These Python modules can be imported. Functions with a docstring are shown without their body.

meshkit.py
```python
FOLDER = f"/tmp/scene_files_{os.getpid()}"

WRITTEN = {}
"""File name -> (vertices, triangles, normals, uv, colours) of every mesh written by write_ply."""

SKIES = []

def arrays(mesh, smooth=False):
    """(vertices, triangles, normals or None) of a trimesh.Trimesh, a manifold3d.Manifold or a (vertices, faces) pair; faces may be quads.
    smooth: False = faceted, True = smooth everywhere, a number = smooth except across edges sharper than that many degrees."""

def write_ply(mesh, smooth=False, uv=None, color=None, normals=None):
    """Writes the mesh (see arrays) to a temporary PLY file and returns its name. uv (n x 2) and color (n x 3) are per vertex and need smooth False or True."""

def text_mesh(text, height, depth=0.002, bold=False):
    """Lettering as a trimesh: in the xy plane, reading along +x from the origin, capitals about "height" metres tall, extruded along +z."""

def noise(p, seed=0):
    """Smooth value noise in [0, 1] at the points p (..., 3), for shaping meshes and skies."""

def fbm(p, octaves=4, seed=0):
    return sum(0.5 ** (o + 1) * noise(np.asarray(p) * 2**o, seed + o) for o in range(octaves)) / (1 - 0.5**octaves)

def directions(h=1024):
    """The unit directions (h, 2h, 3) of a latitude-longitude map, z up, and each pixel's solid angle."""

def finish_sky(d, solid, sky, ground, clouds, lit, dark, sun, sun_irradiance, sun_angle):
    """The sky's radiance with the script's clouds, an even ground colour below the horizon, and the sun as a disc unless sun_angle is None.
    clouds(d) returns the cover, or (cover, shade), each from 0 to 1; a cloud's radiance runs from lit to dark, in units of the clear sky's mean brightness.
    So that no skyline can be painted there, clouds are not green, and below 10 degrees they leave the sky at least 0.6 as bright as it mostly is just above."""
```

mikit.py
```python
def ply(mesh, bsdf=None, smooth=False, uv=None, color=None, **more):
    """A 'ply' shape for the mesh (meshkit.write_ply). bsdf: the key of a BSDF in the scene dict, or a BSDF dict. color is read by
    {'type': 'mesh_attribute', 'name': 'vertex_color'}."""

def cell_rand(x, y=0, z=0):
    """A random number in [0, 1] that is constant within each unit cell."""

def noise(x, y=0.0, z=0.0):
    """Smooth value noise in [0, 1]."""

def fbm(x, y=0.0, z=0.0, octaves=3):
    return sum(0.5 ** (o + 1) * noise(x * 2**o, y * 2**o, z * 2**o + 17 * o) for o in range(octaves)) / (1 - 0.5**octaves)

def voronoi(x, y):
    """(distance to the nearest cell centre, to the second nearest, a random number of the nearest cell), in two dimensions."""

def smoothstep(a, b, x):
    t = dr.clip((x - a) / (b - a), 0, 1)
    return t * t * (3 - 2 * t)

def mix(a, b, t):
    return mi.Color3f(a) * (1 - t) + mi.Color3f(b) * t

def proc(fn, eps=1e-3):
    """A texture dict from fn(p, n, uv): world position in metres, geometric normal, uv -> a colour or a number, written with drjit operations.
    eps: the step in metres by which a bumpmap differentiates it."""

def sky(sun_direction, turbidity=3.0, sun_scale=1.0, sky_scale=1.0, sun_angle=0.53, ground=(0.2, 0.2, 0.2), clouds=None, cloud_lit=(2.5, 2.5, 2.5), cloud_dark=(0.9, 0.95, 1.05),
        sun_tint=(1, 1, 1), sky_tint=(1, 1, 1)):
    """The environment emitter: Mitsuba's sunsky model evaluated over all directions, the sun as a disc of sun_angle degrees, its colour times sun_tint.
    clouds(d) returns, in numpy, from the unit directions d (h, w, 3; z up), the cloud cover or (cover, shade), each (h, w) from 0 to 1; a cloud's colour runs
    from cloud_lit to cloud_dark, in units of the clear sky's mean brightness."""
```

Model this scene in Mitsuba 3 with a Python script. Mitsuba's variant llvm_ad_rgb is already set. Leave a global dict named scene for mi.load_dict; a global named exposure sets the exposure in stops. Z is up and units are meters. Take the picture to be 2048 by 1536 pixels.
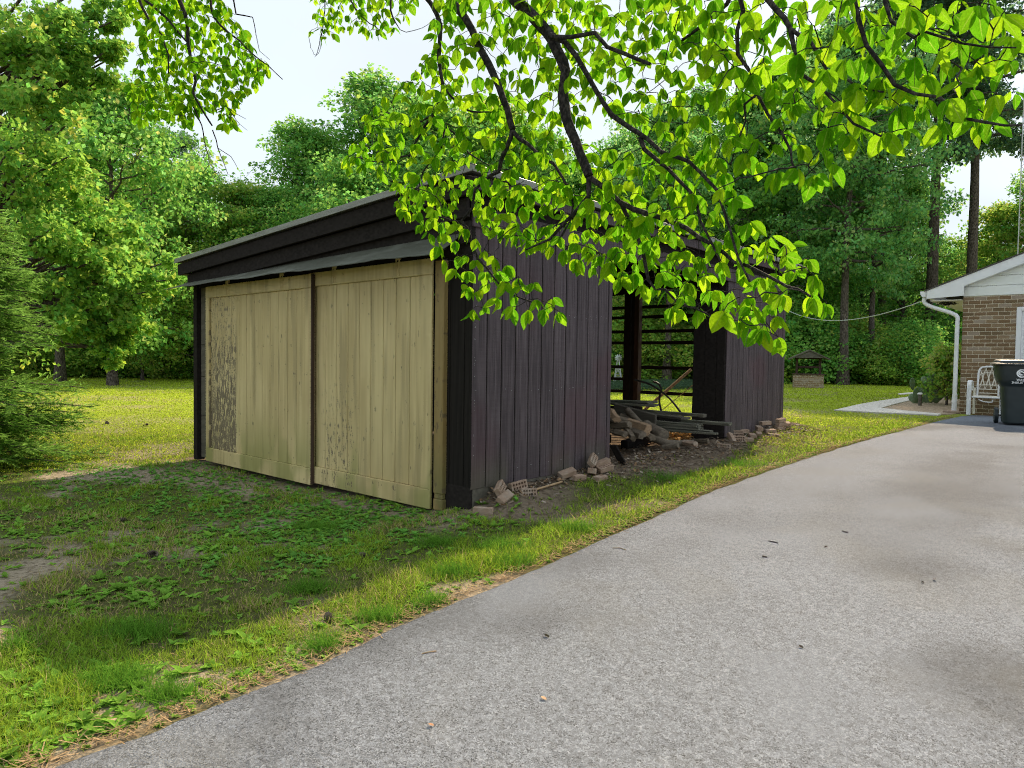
import math, random
import numpy as np, trimesh, drjit as dr, mitsuba as mi, mikit, meshkit
from manifold3d import Manifold

# ---------------------------------------------------------------- camera, sky, exposure
F_PX, PITCH, ROLL, EYE = 1398.0, math.radians(-2.093), math.radians(0.793), 1.55
fw = np.array([0, math.cos(PITCH), math.sin(PITCH)])
r0 = np.array([1.0, 0, 0]); u0 = np.cross(r0, fw)
cr = math.cos(ROLL) * r0 + math.sin(ROLL) * u0
cu = np.cross(cr, fw)
O = np.array([0, 0, EYE])
exposure = 3.1
SUN_EL, SUN_AZ = math.radians(43.0), math.radians(30.5)
sun = (math.sin(SUN_AZ) * math.cos(SUN_EL), math.cos(SUN_AZ) * math.cos(SUN_EL), math.sin(SUN_EL))


def haze_cloud(d):
    n = meshkit.fbm(d * np.array([2.0, 2.0, 5.0]) + 3.1, 5, 4)
    return np.clip(0.86 + 0.7 * (n - 0.45), 0.6, 1.0), np.clip((n - 0.45) * 1.2, 0, 0.5)


scene, labels = {}, {}
scene['camera'] = {'type': 'perspective', 'fov': math.degrees(2 * math.atan(1024 / F_PX)), 'fov_axis': 'x', 'near_clip': 0.05, 'far_clip': 3000.0,
                   'to_world': mi.ScalarTransform4f().look_at(origin=O.tolist(), target=(O + fw).tolist(), up=cu.tolist())}
scene['sky'] = mikit.sky(sun, turbidity=3.5, sun_scale=0.58, clouds=haze_cloud, cloud_lit=(1.19, 1.30, 1.38), cloud_dark=(.98, 1.09, 1.19), sun_tint=(1.0, 0.975, 0.94), ground=(0.14, 0.17, 0.07))

# ---------------------------------------------------------------- helpers
rng = np.random.default_rng(7)
TH = math.radians(41.516)
v = np.array([math.sin(TH), math.cos(TH), 0]); u = np.array([-v[1], v[0], 0]); C = np.array([-.3785, 6.4418, 0])
T4 = mi.ScalarTransform4f
used = {}


def key(name):
    n = used.get(name, 0); used[name] = n + 1
    return name if n == 0 else f'{name}_{n:03d}'


def thing(name, label, cat, group=None):
    k = key(name); labels[k] = {'label': label, 'category': cat}
    if group: labels[k]['group'] = group
    return k


def part(parent, name, mesh, mat, label=None, kind=None, **kw):
    k = key(parent + '__' + name); scene[k] = mikit.ply(mesh, mat, **kw)
    if label or kind: labels[k] = {**({'label': label} if label else {}), **({'kind': kind} if kind else {})}
    return k


def single(name, label, cat, mesh, mat, group=None, kind=None, **kw):
    k = thing(name, label, cat, group); scene[k] = mikit.ply(mesh, mat, **kw)
    if kind: labels[k]['kind'] = kind
    return k


def struct(name, label, mesh, mat, cat=None, **kw):
    k = key(name); scene[k] = mikit.ply(mesh, mat, **kw)
    labels[k] = {'label': label, 'category': cat or name, 'kind': 'structure'}
    return k


def at(x, y, Y):
    d = fw + cr * (x - 1024) / F_PX - cu * (y - 768) / F_PX
    return O + d * (Y / d[1])


def S(x):
    x = np.clip(x, 0, 1); return x * x * (3 - 2 * x)


def fbm2(x, y, s=1.0, o=3, seed=0):
    x = np.asarray(x, float)
    return meshkit.fbm(np.stack([x * s, np.asarray(y, float) * s, np.zeros_like(x) + seed * 7.3], -1), o, seed)


def ut(x, y):
    dx, dy = np.asarray(x) - C[0], np.asarray(y) - C[1]
    return dx * u[0] + dy * u[1], dx * v[0] + dy * v[1]


def g(x, y):
    x, y = np.asarray(x, float), np.asarray(y, float)
    a = S((x + 3.5) / 13)
    z = .5 * a * S((y - 1) / 6) + .15 * S((y - 9) / 15) * (1 - a)
    w, t = ut(x, y)
    z = z + .17 * S((t + .08) / .45) * (.66 + .34 * S((4.6 - t) / 2.6)) * S((8.7 - t) / .8) * np.exp(-((w + .02) / np.where(w > 0, .8, .45)) ** 2) + .06 * np.exp(-((t + .1) ** 2 + (w + .1) ** 2) / .2)
    return z


def G(x, y):
    """the point of the ground seen at this place of the photograph"""
    d = fw + cr * (x - 1024) / F_PX - cu * (y - 768) / F_PX
    ks = np.geomspace(.5, 400, 6000); P = O + d * ks[:, None]
    i = np.argmax(P[:, 2] < g(P[:, 0], P[:, 1]))
    return P[i]


def W(a, t, z):  # shed frame to world: a = leftwards along the front, t = back along the side
    return C + u * a + v * t + np.array([0, 0, z])


MS = np.stack([u, v, [0, 0, 1]], 1)


def cbox(size, ch=0.004):
    """box with chamfered edges about the origin"""
    hx, hy, hz = np.asarray(size) / 2
    ch = min(ch, hx * .6, hy * .6, hz * .6)
    pts = []
    for sx in (-1, 1):
        for sy in (-1, 1):
            for sz in (-1, 1):
                pts += [(sx * hx, sy * (hy - ch), sz * (hz - ch)), (sx * (hx - ch), sy * hy, sz * (hz - ch)), (sx * (hx - ch), sy * (hy - ch), sz * hz)]
    m = trimesh.convex.convex_hull(np.array(pts)); return m


def sbox(a0, a1, t0, t1, z0, z1, ch=0.003):
    """box given in the shed's frame"""
    m = cbox((abs(a1 - a0), abs(t1 - t0), abs(z1 - z0)), ch)
    V = m.vertices + np.array([(a0 + a1) / 2, (t0 + t1) / 2, (z0 + z1) / 2])
    return trimesh.Trimesh(V @ MS.T + C, m.faces[:, ::-1] if np.linalg.det(MS) < 0 else m.faces, process=False)


def frame(d, up=(0, 0, 1)):
    d = np.asarray(d, float); d = d / np.linalg.norm(d)
    s = np.cross(up, d)
    if np.linalg.norm(s) < 1e-4: s = np.cross((1, 0, 0), d)
    s = s / np.linalg.norm(s); return s, np.cross(d, s), d


def beam(p, q, w, h, ch=0.003, up=(0, 0, 1), roll=0.0):
    """a bar from p to q, w wide and h high"""
    p, q = np.asarray(p, float), np.asarray(q, float)
    s, n, d = frame(q - p, up); c, k = math.cos(roll), math.sin(roll); s, n = s * c + n * k, n * c - s * k
    m = cbox((w, h, np.linalg.norm(q - p)), ch); V = m.vertices
    return trimesh.Trimesh((p + q) / 2 + V[:, :1] * s + V[:, 1:2] * n + V[:, 2:] * d, m.faces, process=False)


def tube(P, R, n=7, cap=True):
    P = np.asarray(P, float); R = np.broadcast_to(np.asarray(R, float), (len(P),))
    d = np.gradient(P, axis=0); d /= np.linalg.norm(d, axis=1, keepdims=True) + 1e-12
    s = np.cross(d[0], (0, 0, 1.0)); s = np.array([1.0, 0, 0]) if np.linalg.norm(s) < 1e-3 else s / np.linalg.norm(s)
    V = []; ang = np.arange(n) / n * 2 * np.pi
    for i in range(len(P)):
        s = s - d[i] * (s @ d[i]); s /= np.linalg.norm(s) + 1e-12; b = np.cross(d[i], s)
        V.append(P[i] + R[i] * (np.cos(ang)[:, None] * s + np.sin(ang)[:, None] * b))
    V = np.vstack(V); F = []
    i = np.arange(n); j = (i + 1) % n
    for k in range(len(P) - 1):
        a, b = k * n, (k + 1) * n
        F += [np.stack([a + i, a + j, b + j], 1), np.stack([a + i, b + j, b + i], 1)]
    if cap:
        V = np.vstack([V, P[:1], P[-1:]]); e = len(V)
        F += [np.stack([np.full(n, e - 2), j, i], 1), np.stack([np.full(n, e - 1), (len(P) - 1) * n + i, (len(P) - 1) * n + j], 1)]
    return trimesh.Trimesh(V, np.vstack(F), process=False)


def spline(P, step):
    """Catmull-Rom through the points"""
    P = np.asarray(P, float); Q = np.vstack([2 * P[0] - P[1], P, 2 * P[-1] - P[-2]]); out = []
    for i in range(1, len(Q) - 2):
        n = max(1, int(np.linalg.norm(Q[i + 1, :3] - Q[i, :3]) / step))
        for t in np.arange(n) / n:
            a, b, c, d = Q[i - 1:i + 3]
            out.append(.5 * (2 * b + (c - a) * t + (2 * a - 5 * b + 4 * c - d) * t * t + (3 * b - a - 3 * c + d) * t ** 3))
    return np.vstack(out + [P[-1]])


def cat(ms):
    ms = [(np.asarray(m.vertices), np.asarray(m.faces)) for m in ms]; o = np.cumsum([0] + [len(m[0]) for m in ms])
    return trimesh.Trimesh(np.vstack([m[0] for m in ms]), np.vstack([m[1] + k for m, k in zip(ms, o)]), process=False)


def unit(a):
    return a / (np.linalg.norm(a, axis=-1, keepdims=True) + 1e-12)


def scatter(tv, tf, P, X, Y, Z, sx, sy, sz=None):
    """copies of a template: tv (m,3) laid along the axes X, Y, Z at P"""
    sz = sx if sz is None else sz
    V = P[:, None] + (tv[None, :, 0:1] * (sx[:, None, None] * X[:, None]) + tv[None, :, 1:2] * (sy[:, None, None] * Y[:, None]) + tv[None, :, 2:3] * (sz[:, None, None] * Z[:, None]))
    F = tf[None] + (np.arange(len(P)) * len(tv))[:, None, None]
    return V.reshape(-1, 3), F.reshape(-1, 3)


def axes(d, n):
    """leaf axes: Y along d, Z near n"""
    Y = unit(d); X = unit(np.cross(Y, n)); return X, Y, np.cross(X, Y)


def rgb(*c): return {'type': 'rgb', 'value': list(c)}


def two(b): return {'type': 'twosided', 'b': b}


def soft(color, rough=0.8, spec=0.3, bump=None, scale=1.0, **kw):
    b = {'type': 'principled', 'base_color': color, 'roughness': rough, 'specular': spec, **kw}
    if bump: b = {'type': 'bumpmap', 'arbitrary': bump, 'scale': scale, 'b': b}
    return two(b)


N, FB, SM, MX = mikit.noise, mikit.fbm, mikit.smoothstep, mikit.mix
UF, VF = [float(k) for k in u[:2]], [float(k) for k in v[:2]]
CA, CT = float(C[:2] @ u[:2]), float(C[:2] @ v[:2])
pa = lambda p: p.x * UF[0] + p.y * UF[1] - CA
pt = lambda p: p.x * VF[0] + p.y * VF[1] - CT

# ---------------------------------------------------------------- materials


def siding(p, n, uv):
    a, t = pa(p), pt(p)
    grain = FB(a * 70 + t * 70, a * 9 - t * 9, p.z * 2.2, 4)
    board = mikit.cell_rand(dr.floor((t - .0084) / .2032), dr.floor(a * 2.2), 3)
    saw = N(p.z * 160, t * 6, a * 6)
    c = MX((.042, .033, .036), (.125, .098, .104), SM(.1, .95, grain * .92 + .08 * saw))
    c = c * (.88 + .24 * board)
    c = MX(c, (.10, .05, .058), .4 * SM(.5, .75, FB(t * 1.2, a * 1.2, p.z * 1.4)))
    green = SM(.75, .25, p.z) * SM(.4, .65, FB(t * 3 + a * 3, 4.0, p.z * 2))
    return MX(c, (.11, .105, .06), .5 * green)


def siding_bump(p, n, uv):
    a, t = pa(p), pt(p)
    return .85 * FB(a * 60 + t * 60, 0.0, p.z * 2.5) + .15 * N(p.z * 170, t * 8 + a * 8)


scene['brown_siding'] = soft(mikit.proc(siding), .75, .2, mikit.proc(siding_bump, 2e-3), .0012)


def darkwood(p, n, uv):
    a, t = pa(p), pt(p)
    gr = FB(p.x * 3 + p.y * 2, p.z * 55, a * 25 + t * 25, 3)
    return MX((.011, .0095, .0085), (.036, .030, .027), gr)


scene['dark_timber'] = soft(mikit.proc(darkwood), .85, .08)
scene['shaded_siding'] = soft(mikit.proc(lambda p, n, uv: MX((.010, .009, .008), (.026, .022, .019), FB(pa(p) * 60 + pt(p) * 60, 1.0, p.z * 2.2, 4))), .85, .08)  # brown siding with the front strip's shade put into its colour


def postwood(p, n, uv):
    gr = FB(p.x * 40, p.y * 40, p.z * 2.5, 3)
    return MX((.03, .02, .015), (.10, .062, .045), gr)


scene['post_timber'] = soft(mikit.proc(postwood), .8, .25)


def tan_paint(p, n, uv):
    a, t = pa(p), pt(p)
    streak = FB(a * 30, 1.7, p.z * 1.1, 3)
    big = FB(a * 2.2, 5.0, p.z * .9, 3)
    c = MX((.47, .365, .17), (.62, .50, .25), SM(.25, .75, .5 * streak + .5 * big))
    c = MX(c, (.30, .235, .115), .5 * SM(.55, .75, FB(a * 14, 9.0, p.z * .7)))
    moss = SM(1.0, .1, p.z) * SM(.42, .62, FB(a * 2.6, 2.0, p.z * 1.2))
    c = MX(c, (.22, .23, .06), .65 * moss)
    zone = SM(4.26, 4.29, a) * SM(5.03, 4.99, a) * SM(.245, .262, p.z) * SM(2.33, 2.32, p.z) * (.62 + .38 * SM(2.2, 1.3, p.z)) + .34 * SM(2.5, 2.2, a) * SM(1.6, 1.8, a) * SM(1.9, .7, p.z)
    low = SM(2.5, .3, p.z)
    flake = FB(a * 80, 3.0, p.z * 13, 4)
    f = SM(.60, .64, flake + .22 * low * zone - .14 * (1 - zone)) * SM(.05, .3, zone)
    bare = MX((.13, .10, .06), (.27, .215, .13), FB(a * 90, .3, p.z * 5))
    c = MX(c, bare, f)
    edge = SM(.57, .59, flake + .22 * low * zone) * SM(.63, .605, flake + .22 * low * zone) * SM(.3, .8, zone)
    c = MX(c, (.52, .45, .29), .45 * edge)
    spot = SM(.79, .84, FB(a * 40 + 11, 7.0, p.z * 9, 3))
    return MX(c, (.09, .07, .05), .6 * spot)


def tan_bump(p, n, uv):
    a = pa(p)
    zone = SM(4.26, 4.29, a) * SM(5.03, 4.99, a) * SM(.245, .262, p.z) * SM(2.33, 2.32, p.z)
    flake = FB(a * 80, 3.0, p.z * 13, 4)
    return zone * SM(.50, .58, flake) * 2.2 + .35 * FB(a * 60, 1.0, p.z * 3) + .4 * N(p.z * 4, a * 40)


scene['tan_paint'] = soft(mikit.proc(tan_paint), .55, .35, mikit.proc(tan_bump, 2e-3), .0014)


def jamb_paint(p, n, uv):
    a = pa(p)
    c = MX((.22, .145, .045), (.29, .21, .085), FB(a * 40, 1.0, p.z * 1.2))
    c = MX(c, (.14, .14, .05), .7 * SM(.9, .1, p.z) * SM(.35, .6, FB(a * 6, 1.0, p.z * 2)))
    return MX(c, (.12, .09, .05), .8 * SM(.66, .74, FB(a * 30, 3.0, p.z * 9)))


scene['ochre_paint'] = soft(mikit.proc(jamb_paint), .6, .3)


def graywood(p, n, uv):
    gr = FB(pa(p) * 5 + p.z * 30, pt(p) * 30, p.z * 3, 3)
    return MX((.06, .053, .042), (.16, .145, .115), gr)


scene['gray_wood'] = soft(mikit.proc(graywood), .85, .2)


def plankwood(p, n, uv):
    gr = FB(pa(p) * 2.5, pt(p) * 50, p.z * 50, 4)
    c = MX((.045, .045, .036), (.20, .19, .145), SM(.25, .8, gr))
    return MX(c, (.13, .15, .09), .4 * SM(.5, .7, FB(p.x * 3, p.y * 3, p.z * 3)))


scene['weathered_plank'] = soft(mikit.proc(plankwood), .85, .2)


def bark(p, n, uv):
    gr = FB(p.x * 45, p.y * 45, p.z * 12, 4)
    return MX((.035, .027, .022), (.17, .14, .12), SM(.3, .75, gr))


scene['bark'] = soft(mikit.proc(bark), .9, .15, mikit.proc(lambda p, n, uv: FB(p.x * 60, p.y * 60, p.z * 18), 2e-3), .003)
scene['log_bark'] = soft(mikit.proc(lambda p, n, uv: MX((.07, .055, .04), (.26, .215, .165), FB(p.x * 38, p.y * 38, p.z * 38, 4))), .9, .15)
scene['split_wood'] = soft(mikit.proc(lambda p, n, uv: MX((.20, .125, .075), (.44, .31, .20), FB(pa(p) * 12, pt(p) * 60, p.z * 60, 4))), .85, .15)
scene['gray_split_wood'] = soft(mikit.proc(lambda p, n, uv: MX((.07, .055, .04), (.25, .20, .145), FB(pa(p) * 14, pt(p) * 60, p.z * 60, 4))), .85, .15)
scene['tan_stick'] = soft(mikit.proc(lambda p, n, uv: MX((.30, .19, .10), (.48, .34, .20), FB(p.x * 30, p.y * 30, p.z * 30))), .7, .25)
scene['leaf_dark_bark'] = soft(mikit.proc(lambda p, n, uv: MX((.014, .012, .011), (.065, .056, .05), SM(.35, .8, FB(p.x * 120, p.y * 120, p.z * 60, 4)))), .85, .2,
                               mikit.proc(lambda p, n, uv: FB(p.x * 200, p.y * 200, p.z * 140), 1e-3), .0015)


def brick_col(p, n, uv):
    r = mikit.cell_rand(dr.floor(p.x * 9), dr.floor(p.y * 9), dr.floor(p.z * 14))
    c = MX((.22, .145, .105), (.37, .27, .20), FB(p.x * 30, p.y * 30, p.z * 30, 4))
    return MX(c, (.36, .31, .25), .5 * SM(.45, .7, FB(p.x * 11 + 3, p.y * 11, p.z * 11)))


scene['loose_brick'] = soft(mikit.proc(brick_col), .9, .15, mikit.proc(lambda p, n, uv: FB(p.x * 150, p.y * 150, p.z * 150), 1e-3), .0015)
scene['concrete'] = soft(mikit.proc(lambda p, n, uv: MX((.40, .37, .33), (.56, .53, .48), FB(p.x * 5, p.y * 5, p.z * 5, 5))), .9, .15)
for i, (a, b) in enumerate((((.135, .082, .042), (.24, .16, .09)), ((.18, .12, .065), (.29, .21, .13)), ((.11, .075, .038), (.20, .14, .08)), ((.24, .185, .13), (.34, .275, .21)))):
    scene[f'house_brick_{i}'] = soft(mikit.proc(lambda p, n, uv, a=a, b=b: MX(a, b, FB(p.x * 9 + p.y * 9, p.z * 26, 1.0 * i, 4))), .85, .2, mikit.proc(lambda p, n, uv: FB(p.x * 120, p.y * 120, p.z * 120), 1e-3), .001)
scene['mortar'] = soft(mikit.proc(lambda p, n, uv: MX((.52, .45, .33), (.64, .57, .44), FB(p.x * 40, p.y * 40, p.z * 40))), .95, .1)
scene['white_paint'] = soft(mikit.proc(lambda p, n, uv: MX((.66, .67, .68), (.78, .78, .77), FB(p.x * 6, p.y * 6, p.z * 6, 4))), .45, .4)
scene['cream_paint'] = soft(mikit.proc(lambda p, n, uv: MX((.62, .58, .48), (.74, .70, .60), FB(p.x * 5, p.y * 5, p.z * 7, 4))), .5, .35)
scene['white_siding'] = soft(mikit.proc(lambda p, n, uv: MX((.70, .72, .68), (.80, .81, .77), FB(p.x * 3, p.y * 3, p.z * 5, 4))), .5, .35)
scene['shingle'] = soft(mikit.proc(lambda p, n, uv: MX((.05, .045, .04), (.13, .12, .11), FB(p.x * 40, p.y * 40, p.z * 40))), .95, .1)
scene['black_plastic'] = soft(mikit.proc(lambda p, n, uv: MX((.012, .02, .022), (.022, .034, .036), FB(p.x * 8, p.y * 8, p.z * 8))), .42, .5)
scene['print_white'] = soft(rgb(.78, .8, .8), .6, .3)
scene['dark_metal'] = soft(mikit.proc(lambda p, n, uv: MX((.018, .017, .016), (.05, .045, .04), FB(p.x * 30, p.y * 30, p.z * 30))), .5, .5)
scene['pale_metal'] = soft(mikit.proc(lambda p, n, uv: MX((.40, .42, .41), (.55, .57, .56), FB(p.x * 10, p.y * 10, p.z * 10))), .45, .5)
scene['rust_metal'] = soft(mikit.proc(lambda p, n, uv: MX((.22, .10, .06), (.42, .38, .36), SM(.4, .6, FB(p.x * 3, p.y * 3, p.z * 1.3)))), .7, .3)


def drip(p, n, uv):
    a, t = pa(p), pt(p)
    return MX((.15, .15, .12), (.27, .27, .23), FB(a * 4 + t * 4, 2.0, p.z * 30, 4))


scene['drip_metal'] = soft(mikit.proc(drip), .45, .5, metallic=0.25)
scene['roof_felt'] = soft(mikit.proc(lambda p, n, uv: MX((.05, .05, .048), (.12, .12, .11), FB(p.x * 20, p.y * 20, p.z * 20, 4))), .95, .1)


def tarp(p, n, uv):
    a = pa(p)
    weave = N(a * 90 + p.z * 60, p.z * 130)
    c = MX((.05, .053, .04), (.10, .104, .08), .35 * weave + .65 * FB(a * 6, pt(p) * 20, p.z * 20, 4))
    return MX(c, (.14, .145, .12), .5 * SM(.5, .75, FB(a * 3, 2.0, p.z * 9)))


scene['awning_sheet'] = soft(mikit.proc(tarp), .7, .3)


def asphalt(p, n, uv):
    x, y = p.x, p.y
    wx, wy = x + .006 * N(x * 90, y * 90), y + .006 * N(x * 90, y * 90, 5.0)
    d1, d2, r = mikit.voronoi(wx * 125, wy * 125)
    stone = SM(.0, .13, d2 - d1)
    c = MX((.075, .075, .078), MX((.10, .101, .104), (.225, .227, .232), r), stone)
    pit = SM(.60, .72, N(x * 230, y * 230, 8.0)) * SM(.4, .6, N(x * 47, y * 47, 3.0))
    c = c * (1 - .6 * pit)
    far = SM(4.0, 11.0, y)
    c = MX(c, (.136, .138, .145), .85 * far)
    fine = FB(x * 38, y * 38, 1.0, 3)
    c = c * (.74 + .52 * fine)
    big = FB(x * .75, y * .75, 2.0, 4)
    c = c * (.66 + .66 * SM(.3, .7, big))
    c = MX(c, (.20, .204, .214), .42 * SM(.52, .72, FB(x * 1.15 + 4, y * .9, 3.0, 4)))
    tan = SM(.55, .75, FB(x * 1.6 + 9, y * 1.6, 6.0, 3))
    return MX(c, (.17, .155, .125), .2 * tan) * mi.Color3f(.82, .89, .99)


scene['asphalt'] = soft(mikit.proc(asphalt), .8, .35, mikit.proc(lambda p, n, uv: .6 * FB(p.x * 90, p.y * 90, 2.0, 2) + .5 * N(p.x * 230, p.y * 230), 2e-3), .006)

scene['soil'] = two({'type': 'bumpmap', 'arbitrary': mikit.proc(lambda p, n, uv: FB(p.x * 26, p.y * 26, 1.0, 4), 3e-3), 'scale': .03,
                     'b': {'type': 'blendbsdf', 'weight': mikit.proc(lambda p, n, uv: .72 * SM(.42, .78, FB(p.x * 34, p.y * 34, 2.0, 4))),
                           'a': {'type': 'diffuse', 'reflectance': {'type': 'mesh_attribute', 'name': 'vertex_color'}},
                           'b': {'type': 'diffuse', 'reflectance': mikit.proc(lambda p, n, uv: MX((.045, .038, .026), (.11, .085, .055), FB(p.x * 9, p.y * 9, 4.0)))}}})
VC = {'type': 'mesh_attribute', 'name': 'vertex_color'}
scene['grass_blade'] = {'type': 'principledthin', 'base_color': VC, 'roughness': .5, 'diff_trans': .9, 'eta': 1.35}
scene['tree_leaf'] = {'type': 'principledthin', 'base_color': VC, 'roughness': .45, 'diff_trans': 1.25, 'eta': 1.4}
scene['litter'] = two({'type': 'diffuse', 'reflectance': VC})


def dogleaf(p, n, uv):
    k = dr.floor(uv.y); y = uv.y - k; x = dr.abs(uv.x - .5) * 2
    r = mikit.cell_rand(k, 3.0)
    c = MX((.11, .34, .008), (.38, .60, .012), r * r)
    vein = dr.abs(dr.sin((y * 1.25 - x * .42 * (1 - .35 * y)) * 18.0))
    c = c * (1 - .20 * SM(.22, .0, vein) * SM(.98, .6, x))
    c = c * (.86 + .28 * N(uv.x * 9 + 31 * r, y * 16))
    return MX(c, (.42, .52, .10), .55 * SM(.10, .0, x))


scene['dogwood_leaf'] = {'type': 'principledthin', 'base_color': mikit.proc(dogleaf), 'roughness': .40, 'diff_trans': 1.55, 'eta': 1.42}
scene['cactus_skin'] = soft(mikit.proc(lambda p, n, uv: MX((.13, .21, .12), (.24, .32, .18), FB(p.x * 14, p.y * 14, p.z * 14))), .55, .3)

scene['mulch'] = soft(mikit.proc(lambda p, n, uv: MX((.17, .12, .08), (.52, .42, .31), FB(p.x * 22, p.y * 22, 1.0, 4))), .95, .1, mikit.proc(lambda p, n, uv: FB(p.x * 40, p.y * 40), 3e-3), .02)

# ---------------------------------------------------------------- ground and driveway
EDGE = np.array([(-9, -6), (-5.2, -2.2), (-3.2, .5), (-2.3, 1.75), (-1.712, 2.566), (-1.50, 2.80), (-1.269, 3.085), (-1.016, 3.359), (-.839, 3.651), (-.473, 4.139), (-.062, 4.613), (.636, 5.492), (1.252, 6.213), (1.95, 7.1), (2.713, 7.95),
                 (3.733, 9.0), (4.936, 10.2), (6.482, 11.65), (7.6, 12.75), (8.5, 13.62), (9.15, 14.25), (9.5, 14.55)])
ED = spline(EDGE, .07)
ED[:, :2] += (.035 * (fbm2(ED[:, 0], ED[:, 1], 3.0, 3, 1) - .5) * 2)[:, None] * np.array([-.72, .69]) + (.015 * (fbm2(ED[:, 0], ED[:, 1], 13.0, 2, 2) - .5) * 2)[:, None] * np.array([-.72, .69])


def edge_dist(x, y):
    """signed distance to the driveway's edge: positive on the grass side"""
    P = np.stack([np.ravel(x), np.ravel(y)], 1); out = np.empty(len(P))
    T = np.gradient(ED[:, :2], axis=0); T /= np.linalg.norm(T, axis=1, keepdims=True)
    from scipy.spatial import cKDTree
    d, i = cKDTree(ED[:, :2]).query(P)
    q = P - ED[i, :2]
    side = -(q[:, 0] * T[i, 1] - q[:, 1] * T[i, 0])
    return np.where(side > 0, d, -d).reshape(np.shape(x))


def soil_mask(x, y):
    """bare ground, 0 to 1"""
    w, t = ut(x, y)
    n = fbm2(x, y, .9, 4, 3); f = fbm2(x, y, 3.2, 3, 4)
    m = S((n * .75 + f * .25 - .52) / .10)
    near = S((7.5 - np.hypot(np.asarray(x) + 3.4, (np.asarray(y) - 5.0) * .8)) / 4.5)
    m = m * (.45 + .55 * near)
    front = np.exp(-(((t + .32) / .22) ** 2)) * S((w + .5) / .4) * S((6.2 - w) / .5) * (.4 + .9 * f)
    wall = S((.20 + .45 * S((t - 1.7) / 1.2) * S((5.6 - t) / 1.2) + .25 * (f - .5) + w) / .12) * 0
    q = -w  # outwards from the side wall
    reach = .28 + .42 * S((t - 1.5) / 1.4) * S((6.3 - t) / 2.0) + .5 * (f - .5)
    wall = S((reach - q) / .18) * S((t + .25) / .3) * S((8.5 - t) / .6) * (w < 6)
    inside = S((w + .1) / .2) * S((5.9 - w) / .3) * S((t + .1) / .2) * S((7.9 - t) / .3)
    return np.clip(np.maximum.reduce([m, front, wall, inside]), 0, 1)


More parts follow.
